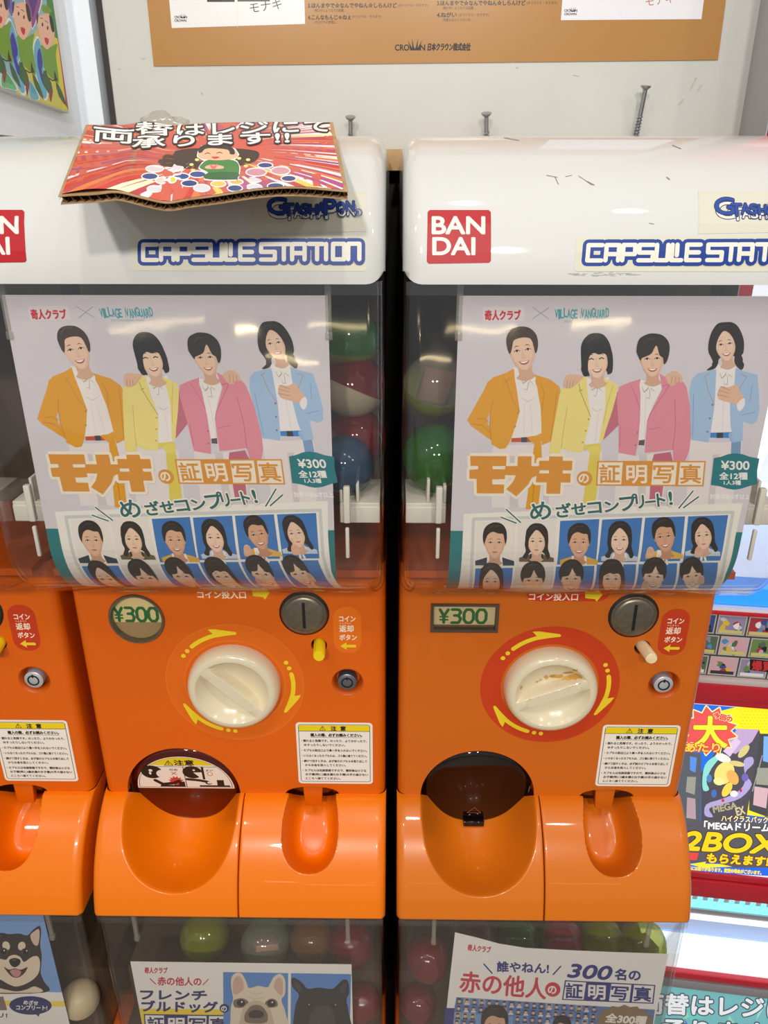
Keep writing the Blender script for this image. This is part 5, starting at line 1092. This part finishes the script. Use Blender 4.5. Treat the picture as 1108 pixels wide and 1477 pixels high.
    bo = empty('foam_board_print', org, 'colourful foam board print of cartoon men in green on the left white wall', 'sign')
    fr = [(a0, bz0), (a1, bz1), (a1 - .004, top), (a0, top)]
    V = [Pl.at(a, b, h) for h in (-.0075, 0) for a, b in fr]
    me = bpy.data.meshes.new('foam_core'); me.from_pydata([tuple(v) for v in V], [], [(0,1,2,3), (4,5,6,7), (0,1,5,4), (1,2,6,5), (2,3,7,6), (3,0,4,7)]); finish(me, mat('foam_core', (206, 202, 196), .7), 0); link('foam_core', me, bo, org)
    S.poly([(a0, bz0 + .001), (a1 - .0008, bz1 + .001), (a1 - .0048, top), (a0, top)], (214, 206, 90), 0, True)
    w5 = lambda l: [(x*.19856, y*.19856) for x, y in l]
    S.poly(w5([(330, 0), (440, 0), (490, 790), (440, 790), (400, 500)]), (226, 214, 70)); S.poly(w5([(425, 0), (440, 0), (490, 800), (465, 770)]), (176, 70, 110)); S.poly(w5([(300, -200), (380, 0), (410, 280), (370, 260), (330, 60), (280, -40)]), (70, 140, 70)); S.poly(w5([(-500, -300), (300, -300), (320, 60), (200, 300), (100, 700), (-500, 560)]), (150, 190, 200))
    Wh = (236, 240, 236)
    def feather(p, c1, c2):
        S.poly(p, Wh, 3); cx = sum(q[0] for q in p)/len(p); cy = sum(q[1] for q in p)/len(p); S.poly([(cx + (x-cx)*.86, cy + (y-cy)*.93) for x, y in p], c1, 3); S.poly([(cx + (x-cx)*.45, cy - 4 + (y-cy)*.55) for x, y in p], c2, 3)
    feather(w5([(170, -60), (280, -40), (270, 60), (215, 210), (195, 110), (150, 0)]), (150, 80, 150), (90, 50, 130)); feather(w5([(-40, -100), (60, -60), (75, 120), (30, 60), (-20, 40)]), (120, 110, 190), (70, 60, 150))
    feather(w5([(40, 120), (80, 200), (120, 330), (125, 420), (105, 470), (165, 620), (165, 690), (120, 660), (50, 460), (10, 300), (5, 190)]), (110, 180, 215), (60, 64, 170)); feather(w5([(255, 255), (290, 360), (305, 480), (290, 540), (330, 680), (310, 730), (270, 640), (225, 480), (218, 320)]), (110, 180, 215), (56, 70, 170))
    feather(w5([(-10, 500), (60, 560), (110, 650), (40, 640), (-20, 620)]), (110, 190, 130), (90, 170, 110)); feather(w5([(180, 570), (240, 640), (270, 720), (210, 715), (190, 680)]), (110, 180, 200), (90, 160, 190))
    Gn, GD, Fs = (120, 164, 60), (62, 104, 66), (240, 192, 166)
    for ox, oy, s_ in ((0, 0, 1.0), (182, 85, .95), (-170, -85, 1.0)):
        f = lambda l: w5([(ox + x*s_, oy + y*s_) for x, y in l])
        S.poly(f([(100, 250), (160, 270), (225, 240), (215, 330), (240, 520), (215, 530), (130, 440), (110, 330)]), Gn, 3); S.stroke(f([(135, 450), (150, 495), (190, 522), (225, 520)]), 1.6, (60, 50, 44)); S.poly(f([(120, 440), (180, 540), (190, 640), (120, 560)]), GD, 2); S.poly(f([(215, 530), (260, 600), (300, 720), (240, 640)]), GD, 2); S.poly(f([(175, 590), (190, 600), (180, 690), (165, 640)]), (150, 60, 70), 2); S.poly(f([(265, 660), (300, 715), (275, 690)]), (150, 60, 70))
        S.poly(f([(205, 440), (215, 480), (230, 520), (205, 520)]), (74, 54, 46), 2)
        S.poly(f([(70, 60), (95, 20), (160, 10), (190, 60), (205, 150), (195, 220), (165, 270), (140, 280), (100, 230), (80, 150)]), Fs, 3); S.poly(f([(160, 20), (185, 40), (203, 130), (195, 152), (178, 130)]), (40, 36, 40), 2); S.poly(f([(62, 20), (78, 0), (76, 60), (68, 90)]), (60, 60, 90), 2)
        S.stroke(f([(92, 40), (112, 46)]), .9, (60, 44, 40)); S.stroke(f([(130, 62), (150, 76)]), .9, (60, 44, 40)); S.ell(*f([(110, 92)])[0], 1.2, 3, (50, 40, 40), 0, 10); S.ell(*f([(150, 118)])[0], 1.2, 3, (50, 40, 40), 0, 10); S.poly(f([(128, 190), (160, 205), (150, 250), (132, 225)]), (206, 50, 60), 2)
        if ox > 0: S.poly(f([(105, -60), (150, -50), (180, -10), (150, 5), (110, -10)]), Gn, 2); S.poly(f([(140, -45), (150, -20), (142, -15)]), (200, 60, 60))
    # keep what lies on the board
    bmx = S.sh; S.sh = []
    for v, t, c, l, q, tp in bmx:
        S.sh.append(([(max(a0, min(x, a1 - .001)), max(bz0 + sl*(min(x, a1) - a0) + .001, min(y, top))) for x, y in v], t, c, l, q, tp))
    S.build('printed_face', print_mat('board_print', .3, .4), bo, origin=org, lift=.0002)
    return
# ---------------------------------------------------------------- the lit prize machine beyond the right-hand capsule machine
def prize_machine():
    th = math.radians(7); EX = (math.cos(th), -math.sin(th), 0); O = Vector((.36, .862, 0)); P = Plane(O, EX, (0, 0, 1)); T = P.un
    Z = lambda y: T(1060, y)[1]
    root = empty('prize_machine', (.36, .862, -CZ), 'red prize machine with lit white shelves beyond the right capsule machine', 'arcade machine'); og = Vector((.36, .862, -CZ))
    def pb(*bs):
        V, F = [], []
        for a0, a1, b0, b1, h0, h1 in bs:
            k = len(V); V += [P.at(a, b, h) for a in (a0, a1) for b in (b0, b1) for h in (h0, h1)]; F += [tuple(i+k for i in f) for f in ((0,1,3,2), (4,6,7,5), (0,4,5,1), (2,3,7,6), (0,2,6,4), (1,5,7,3))]
        return V, F
    def part(name, bs, m, parent=None, bev=0):
        v, f = pb(*bs); me = bpy.data.meshes.new(name); me.from_pydata([tuple(p) for p in v], [], f); me.update(); finish(me, m, 30); o = link(name, me, parent or root, og)
        if bev: bevel_obj(o, bev, 2)
        return o
    red = mat('red_lacquer', (196, 24, 44), .25, coat=.4); W1, AW = -CZ + .001, .62
    wp = mat('white_panel', (226, 230, 238), .35); gy = mat('grey_rail', (168, 166, 170), .35, metal=.4); bg = mat('blue_grey_panel', (176, 192, 226), .35)
    glow = mat('cool_glow', (235, 245, 255), .5, emit=1.0); blue = mat('blue_light', (40, 140, 240), .5, emit=.9); cyan = mat('led_cyan', (130, 240, 255), .5, emit=1.3); led = mat('led_white', (250, 252, 255), .5, emit=3)
    D = -.45
    part('carcass', [(0, AW, Z(1286), Z(872), D, -.004), (0, AW, W1, Z(1404), D, -.004), (0, .02, Z(1404), Z(1286), D, -.004), (AW - .02, AW, Z(1404), Z(1286), D, -.004), (.0135, AW, .0, .75, D, -.004), (.0135, .030, Z(872), .0, D, -.004), (AW - .018, AW, Z(872), .0, D, -.004), (0, AW, Z(872), .0, D, D + .02)], red)
    part('side_panel', [(.0120, .0134, Z(872), .75, D, .0055)], gy); part('header', [(.0135, AW, .02, .70, -.004, .006)], red, None, .003)
    part('lit_back', [(.02, AW - .02, Z(860), -.005, -.31, -.30)], glow); lin_ = part('chamber_lining', [(AW - .022, AW - .018, Z(870), -.005, -.30, -.006), (.018, AW - .018, -.006, -.002, -.30, -.006)], mat('chamber_white', (226, 232, 244), .3)); part('chamber_floor', [(.018, AW - .018, Z(871) - .001, Z(871) + .002, -.30, -.036)], mat('pale_blue_glow', (200, 224, 255), .4, emit=.7)); part('light_strip', [(.018, AW - .018, Z(871), Z(846), -.035, -.003)], blue); part('sill', [(0, AW, Z(876.5), Z(872), -.02, .004)], wp)  # chamber floor given its own glow to look lit
    part('rail', [(0, AW, Z(882), Z(876.5), -.004, .006)], red, None, .001); part('rail', [(0, AW, Z(1003), Z(980), -.004, .009), (0, AW, Z(1012), Z(1004.5), -.004, .006)], red, None, .0015); part('rail', [(0, AW, Z(1262), Z(1255), -.004, .006), (0, AW, Z(1286), Z(1263), -.004, .010)], red, None, .0015)
    part('card_ledge', [(0, AW, Z(980), Z(972.5), -.004, .008)], mat('cream_ledge', (206, 190, 186), .5), None, .001)
    # the lit shelf: back panel, bars and two rows of light dots; edges and floor glow to look lit
    ZH = lambda y, h: Plane(O + P.n*h, EX, (0, 0, 1)).un(1060, y)[1]
    pbk = lambda y0, y1, h, dp, x=.02: (x, AW - x, ZH(y1, h), ZH(y0, h), h - dp, h)
    sh = part('shelf', [pbk(1240, 1404, -.05, .02)], bg)
    part('top_panel', [pbk(1284, 1298, -.006, .02)], mat('pale_grey_panel', (196, 200, 206), .4), sh)
    part('top_light', [pbk(1298, 1310, -.006, .02)], cyan, sh)
    part('shelf_bar', [pbk(1311.5, 1320, -.003, .02)], gy, sh); part('shelf_edge', [pbk(1320, 1327, -.001, .02)], glow, sh)
    part('light_rail', [pbk(1362, 1379, -.045, .01)], mat('light_rail', (120, 134, 160), .4), sh); part('rail_edge', [pbk(1357, 1362.5, -.043, .01)], glow, sh)
    part('shelf_floor', [pbk(1379.5, 1402, -.006, .04)], glow, sh)
    for k in range(32):
        a = .05 + .0155*k; b0, b1 = ZH(1373.5, -.044), ZH(1369, -.044); part('light_dot', [(a, a + .0055, b0, b1, -.046, -.043)], led, sh) if k < 32 else None
    for k in range(32): a = .05 + .0155*k; part('light_dot', [(a, a + .007, ZH(1305, -.005), ZH(1292, -.005), -.007, -.0045)], cyan, sh)
    part('rail', [(0, AW, Z(1410), Z(1402), -.004, .006)], red, None, .001); part('lower_rail', [(0, AW, Z(1422), Z(1411.5), -.004, .008)], gy, None, .001)
    # sheet of trading cards
    S = Sheet(P); rnd = random.Random(12); a0 = .022; a1 = AW - .01; b1, b0 = Z(882.5), Z(972)
    S.rect(a0, b0, a1, b1, (70, 70, 74), True); pal = [(226, 190, 60), (150, 140, 170), (200, 200, 206), (60, 84, 150), (110, 140, 80), (170, 60, 70), (214, 170, 180), (90, 110, 90), (200, 120, 70), (80, 150, 190)]
    wc, n = .030, 3; hc = (b1 - b0)/3
    for r in range(3):
        k = 0
        while a0 + k*wc*1.25 + wc*1.2 < a1:
            x = a0 + k*wc*1.25 + (.008 if r % 2 else 0); y = b0 + r*hc; c1 = rnd.choice(pal); k += 1
            S.rect(x, y + .001, x + wc*1.18, y + hc - .0015, (190, 186, 176), True); S.rect(x + .0015, y + .0025, x + wc*1.18 - .0015, y + hc - .003, c1, True)
            for q in range(9):
                cx, cy = x + rnd.uniform(.006, wc*1.1 - .006), y + rnd.uniform(.006, hc - .008); m_ = rnd.randint(5, 8)
                S.poly([(cx + rnd.uniform(.002, .006)*math.cos(2*math.pi*i/m_), cy + rnd.uniform(.002, .006)*math.sin(2*math.pi*i/m_)) for i in range(m_)], rnd.choice(pal + [(40, 40, 50), (240, 236, 230)]), 3 if q % 2 else 0, True)
            S.rect(x + .003, y + .003, x + wc*1.18 - .003, y + .008, rnd.choice([(206, 200, 120), (230, 226, 220), (60, 60, 64)]), True)
    S.sh = [s for s in S.sh]
    S.poly([(1082, 946), (1140, 951), (1138, 968), (1082, 962)], (40, 30, 32)); S.text('爆買', 1085, 961, 15, (206, 56, 60), .5, rot=-3)
    tag(S.build('card_sheet', M['gloss'], None, origin=O + Vector((0, 0, -.6)), lift=.001), 'sheet printed with rows of small trading cards on the red machine', 'poster')
    # the prize poster (glow and lightened darks added for its bright haze)
    S = Sheet(P); A = [T(985, 1008), T(1180, 1026), T(1165, 1262), T(985, 1250)]; b1, b0 = Z(1012.5), Z(1254.5)
    S.rect(.03, b0, AW - .06, b1, (226, 232, 240), True); S.rect(.03, b0 + .003, AW - .06, b1 - .003, (40, 110, 220), True)
    pl = lambda l: [(960 + .19628*x, 1000 + .19634*y) for x, y in l]
    S.poly(pl([(400, 110), (520, 78), (800, 84), (1100, 100), (1100, 900), (740, 880), (570, 860), (540, 260)]), (244, 226, 36))
    n0 = len(S.sh)
    for k in range(16):
        for j in range(7): S.base = n0; S.ell(*pl([(560 + 26*k + (j % 2)*13, 110 + 22*j)])[0], 1.2, 1.2, (226, 196, 30), 0, 6)
    S.flat(False)
    S.poly(pl([(100, 400), (270, 420), (270, 930), (100, 920)]), (86, 92, 100)); S.poly(pl([(190, 440), (240, 450), (230, 560), (190, 540)]), (90, 140, 220)); S.poly(pl([(170, 590), (235, 590), (225, 720), (160, 700)]), (150, 150, 140)); S.poly(pl([(170, 740), (230, 750), (235, 900), (165, 890)]), (176, 150, 160))
    S.poly(pl([(640, 270), (760, 270), (760, 880), (620, 830)]), (70, 72, 76)); S.poly(pl([(725, 290), (800, 290), (800, 490), (720, 470)]), (120, 170, 230)); S.poly(pl([(680, 520), (800, 520), (800, 650), (670, 640)]), (150, 152, 140)); S.poly(pl([(660, 655), (760, 670), (745, 815), (650, 790)]), (206, 170, 180)); S.stroke(pl([(715, 430), (645, 690)]), 1.5, (150, 150, 150))
    S.poly(pl([(275, 930), (270, 560), (380, 400), (470, 330), (530, 235), (690, 240), (700, 270), (640, 640), (600, 900)]), (78, 76, 84)); S.poly(pl([(530, 235), (690, 240), (640, 330), (520, 420), (440, 390)]), (186, 160, 200)); S.poly(pl([(430, 400), (520, 300), (560, 330), (480, 440)]), (216, 190, 220))
    # swirling abstract foil motif on the box
    S.poly(pl([(280, 620), (300, 500), (380, 430), (430, 420), (350, 520), (310, 620), (330, 680), (290, 690)]), (140, 214, 206), 3); S.poly(pl([(580, 470), (640, 440), (650, 490), (590, 560), (640, 640), (560, 740), (420, 790), (330, 820), (360, 880), (300, 870), (310, 790), (420, 750), (530, 700), (590, 620)]), (170, 160, 210), 3)
    for x, y, w_, h_, c, ro in ((430, 450, 60, 30, (226, 236, 226), 20), (440, 560, 70, 90, (232, 214, 120), 30), (500, 590, 40, 60, (236, 170, 90), -30), (400, 620, 40, 30, (226, 224, 150), 10), (460, 680, 60, 30, (240, 206, 80), -60), (530, 490, 60, 20, (214, 196, 130), 10), (590, 590, 26, 30, (110, 100, 180), 0), (330, 600, 20, 30, (80, 130, 190), 0), (365, 710, 20, 30, (70, 110, 190), 0), (510, 710, 30, 24, (226, 224, 220), 0), (580, 400, 60, 26, (206, 196, 130), -50), (560, 685, 9, 14, (200, 40, 50), 0), (430, 760, 12, 12, (200, 60, 50), 0)): S.ell(*pl([(x, y)])[0], w_*.19, h_*.19, c, ro)
    S.text('MEGA', *pl([(365, 850)])[0], 13, (170, 160, 130), .5, rot=12, w=34); S.text('EX', *pl([(535, 870)])[0], 16, (200, 190, 150), .5, rot=16, w=12)
    st = []
    for k in range(26): t = 2*math.pi*k/26; r_ = 1 if k % 2 else .74; st.append(pl([(330 + 205*r_*math.cos(t), 250 + 180*r_*math.sin(t))])[0])
    S.stroke(st, 3, (250, 240, 150), True); S.poly(st, (226, 84, 84))
    S.text('大', *pl([(215, 350)])[0], 47, (248, 226, 60), 1.4, w=47, out=[(2.6, (150, 110, 40))]); S.text('あたり', *pl([(150, 400)])[0], 14, (240, 200, 80), .6, w=50, out=[(1.8, (190, 60, 50))]); S.text('今回の', *pl([(356, 150)])[0], 9, (214, 60, 60), .5, rot=-14, w=27, out=[(1.2, (250, 220, 160))])
    S.poly(pl([(100, 930), (300, 905), (1100, 930), (1100, 1250), (100, 1250)]), (86, 86, 92)); S.text('ハイクラスパック', *pl([(420, 908)])[0], 10, (240, 226, 180), .3, rot=-2, w=66, out=[(1.2, (80, 56, 40))]); S.text('「MEGAドリームex」', *pl([(295, 965)])[0], 13, (244, 244, 244), .5, rot=-2, w=112, out=[(1.4, (70, 70, 80))])
    S.text('2BOX', *pl([(140, 1118)])[0], 37, (246, 206, 30), 1.5, rot=-2, w=132, shear=.2, out=[(2.6, (60, 50, 44))]); S.text('もらえます!!', *pl([(312, 1205)])[0], 15, (246, 206, 40), .8, rot=-3, w=92, shear=.1, out=[(1.8, (110, 50, 30))])
    S.poly(pl([(100, 1140), (255, 1142), (240, 1196), (100, 1190)]), (226, 70, 66)); S.poly(pl([(100, 1215), (420, 1215), (380, 1240), (1100, 1275), (1100, 1320), (100, 1275)]), (36, 104, 220)); S.poly(pl([(180, 1225), (310, 1205), (300, 1220), (420, 1222), (500, 1240), (300, 1250)]), (240, 226, 50)); S.text('※景品には限りがあります。変更の場合がございます。', *pl([(140, 1262)])[0], 6, (246, 220, 60), .35, rot=-3.2, w=112)
    tag(S.build('prize_poster', print_mat('glow_print', .3, .4, emit=.85), None, origin=O + Vector((0, 0, -.8)), lift=.001), 'bright yellow and blue prize poster with large 2BOX lettering on the red machine', 'poster')
    # change notice below, brightened by an added glow
    S = Sheet(P); bz = Z(1421); pn = lambda l: [(960 + .1537*x, 1250 + .1537*y) for x, y in l]
    S.rect(.022, Z(1560), AW - .02, bz, (120, 190, 196), True); rnd = random.Random(2)
    for k in range(26):
        x, y = rnd.uniform(965, 1150), rnd.uniform(1440, 1520); S.poly([(x, y), (x + rnd.uniform(-14, 14), y + rnd.uniform(8, 26)), (x + rnd.uniform(6, 26), y + rnd.uniform(-6, 14))], rnd.choice([(80, 110, 220), (110, 210, 200), (150, 220, 190), (70, 90, 200), (130, 130, 230), (160, 226, 230)]))
    Wt, Kk = (238, 242, 246), (78, 96, 110)
    S.text('両替はレジにて', 928, 1453, 31, Wt, 1.0, rot=-1.5, w=245, out=[(2.8, Kk)]); S.text('承ります!!', 958, 1488, 29, Wt, 1.0, rot=-1.5, w=170, out=[(2.8, Kk)])
    tag(S.build('change_notice', print_mat('glow_notice', .3, .4, emit=.5), None, origin=O + Vector((0, 0, -1.2)), lift=.001), 'blue and green notice with white rounded lettering at the foot of the red machine', 'poster')
    return root
# ---------------------------------------------------------------- capsules
def capsule(c, r, top, bottom, label, tilt=(0, 0), toy=None, group='toy capsules in the clear cases'):
    o = empty('toy_capsule', c, label, 'capsule', group); Rm = Matrix.Rotation(tilt[0], 3, 'X') @ Matrix.Rotation(tilt[1], 3, 'Y')
    def half(name, lo, hi, m, dr=0):
        pr = [(r*math.cos(math.radians(t)) - dr, r*math.sin(math.radians(t))) for t in range(lo, hi + 1, 9)]
        if lo == 0: pr = [(r + .0006, -.0012), (r + .0006, .0012)] + pr[1:]
        pr = [(max(0, a), b) for a, b in pr]; v, f = lathe(pr, (0, 0, 0), 32, 'z'); v = [Rm @ Vector(p) + Vector(c) for p in v]
        me = bpy.data.meshes.new(name); me.from_pydata([tuple(p) for p in v], [], f); finish(me, m, 50); link(name, me, o, c)
    half('lid', 0, 90, top); half('cup', -90, 0, bottom)
    if toy is not None:
        v, f = box(-r*.45, r*.45, -r*.12, r*.12, -r*.55, r*.55); v = [Rm @ Vector(p) + Vector(c) for p in v]; me = bpy.data.meshes.new('folded_card'); me.from_pydata([tuple(p) for p in v], [], f); finish(me, toy); link('folded_card', me, o, c)
    return o
def tintc(n, c, t): return clear('capsule_' + n, t, .05, .6, .06, diff=c, dfac=.4)
CRD, CGR, CBL, CYL, CPK, COR = tintc('red', (150, 28, 24), (.5, .08, .07)), tintc('green', (60, 130, 40), (.25, .6, .15)), tintc('blue', (70, 104, 140), (.35, .5, .62)), tintc('lime', (160, 170, 40), (.7, .78, .2)), tintc('pink', (190, 70, 96), (.75, .28, .36)), tintc('amber', (150, 100, 44), (.6, .42, .2))
CCL = clear('capsule_clear', (.9, .9, .88), .06, .6, .05, diff=(214, 208, 196), dfac=.18); CWH = mat('capsule_white', (170, 156, 132), .4); crd = mat('folded_card', (60, 90, 130), .6); crd2 = mat('folded_print', (176, 120, 90), .6); bb = mat('capsule_beige', (206, 186, 150), .4)
def capsules():
    def at(px, py, F): return on_depth(px, py, F)
    z = lambda v, zz: Vector((v.x, v.y, zz))
    capsule(z(at(499, 690, .580), -.2057), .024, CBL, CBL, 'blue capsule low beside the right edge of the left singers poster', (1.4, .2))
    capsule(at(515, 632, .612), .0255, CRD, CRD, 'red capsule just above the blue one in the left machine', (.9, .3), CWH)
    capsule(at(510, 556, .612), .0265, CRD, CWH, 'red and white capsule, topmost red one beside the left singers poster', (-.2, .4))
    capsule(at(503, 489, .620), .026, CGR, CYL, 'dim green capsule above the red ones in the left machine', (.3, .1))
    capsule(Vector((-.267, .665, -.2892)), .0245, CRD, CWH, 'dull red capsule at the lower left inside the left clear case', (.3, .6))
    capsule(z(at(632, 632, .590), -.2021), .0275, CGR, CGR, 'bright green capsule left of the right singers poster', (1.1, .3))
    capsule(at(629, 556, .622), .0265, CCL, CYL, 'dim clear capsule above the bright green one in the right machine', (.4, .2), crd2)
    FL = -.825
    def low(px, py, r, a, b, lab, tilt, toy=None):
        F = .60
        for _ in range(30):
            q = ray(px, py); F = (FL + r + .0003)/q.z * q.y
        capsule(z(at(px, py, F), FL + r + .0003), r, a, b, lab, tilt, toy)
    for px, py, r, a, b, lab, tilt, toy in (
        (622, 1382, .025, CRD, CBL, 'red capsule at the left in the lower right case', (.3, .4), crd), (690, 1356, .025, COR, CGR, 'brownish capsule behind the top left of the crowd poster', (.5, .2), crd2),
        (752, 1352, .0245, CGR, COR, 'green capsule above the middle of the crowd poster', (.2, .2), None), (815, 1352, .0245, CPK, CYL, 'pink capsule between the green and lime ones behind the crowd poster', (1.0, .5), None),
        (872, 1350, .0242, CYL, CYL, 'lime capsule left of the one with the dark card', (.6, .2), None), (931, 1357, .0265, CYL, CCL, 'lime capsule with a dark card inside, above the right of the crowd poster', (1.2, .2), crd),
        (300, 1352, .0275, CYL, CYL, 'olive yellow capsule at the left above the bulldog poster', (.4, .2), None), (388, 1362, .0275, CCL, CGR, 'clear capsule with a brown card above the bulldog poster', (1.0, .3), crd2),
        (455, 1357, .025, COR, CRD, 'amber capsule between the clear and red ones above the bulldog poster', (.2, .4), None), (512, 1362, .0255, CRD, CRD, 'red capsule at the right above the bulldog poster', (.5, .2), None)):
        low(px, py, r, a, b, lab, tilt, toy)
    for px, F, x, r, a, b, lab, tilt in ((598, .588, None, .0212, CRD, CBL, 'dull red capsule low at the left edge of the crowd poster', (.4, .3)), (978, .588, None, .0212, CPK, CPK, 'pink capsule low at the right edge of the crowd poster', (.2, .9)), (538, .588, None, .0212, CRD, CWH, 'red capsule low at the right edge of the bulldog poster', (.5, .5)), (118, .588, None, .0212, bb, bb, 'beige capsule right of the black dog poster', (.3, .3))):
        q = ray(px, 1440); c = q * (F / q.y); c.z = -.885 + r + .0004; lim = min((.15725, -.15725, -.47175), key=lambda m: abs(c.x - m)); c.x = max(lim - .146 + r, min(lim + .146 - r, c.x))
        capsule(c, r, a, b, lab, tilt)
# ---------------------------------------------------------------- put everything in place
wall()
machine('capsule_machine', .15725, 0, 0, 'orange capsule machine on the right with the worn dial and dark chute cover', muted=True, window='rect', dial_angle=22, worn=True, faded=False, rod='cream', door='dark', lock='w')
machine('capsule_machine', -.15725, 0, 0, 'orange capsule machine under the cardboard sign, with a yellow return rod', window='round', dial_angle=-44, faded=True, rod='yellow', door='red', lock='b')
machine('capsule_machine', -.47175, 0, 0, 'orange capsule machine cut off by the left edge of the photo', window='round', dial_angle=30, faded=False, rod='yellow', door='red', lock='w', hood=True)
for cx, lab in ((.15725, 'lower capsule machine holding the crowd poster, beneath the worn-dial machine'), (-.15725, 'lower capsule machine holding the bulldog poster'), (-.47175, 'lower capsule machine holding the black dog poster')): machine('capsule_machine', cx, LDY, LDZ, lab, hood=False, full=False)
p = idol_poster(); p.location.x = .15725; tag(p, 'poster of four singers in pastel jackets in the clear case above the worn dial', 'poster', 'singers posters')
p2 = p.copy(); col.objects.link(p2); p2.location.x = -.15725; tag(p2, 'poster of four singers in pastel jackets in the clear case under the cardboard sign', 'poster', 'singers posters')
tag(bulldog_poster(), 'white poster with two french bulldogs in the lower middle case', 'poster'); tag(crowd_poster(), 'tilted poster with rows of tiny faces and red lettering in the lower right case', 'poster'); tag(shiba_poster(), 'poster of a smiling black and tan dog on blue at the lower left', 'poster')
cardboard_sign()
prize_machine()
capsules()
bpy.data.objects.remove(_to)
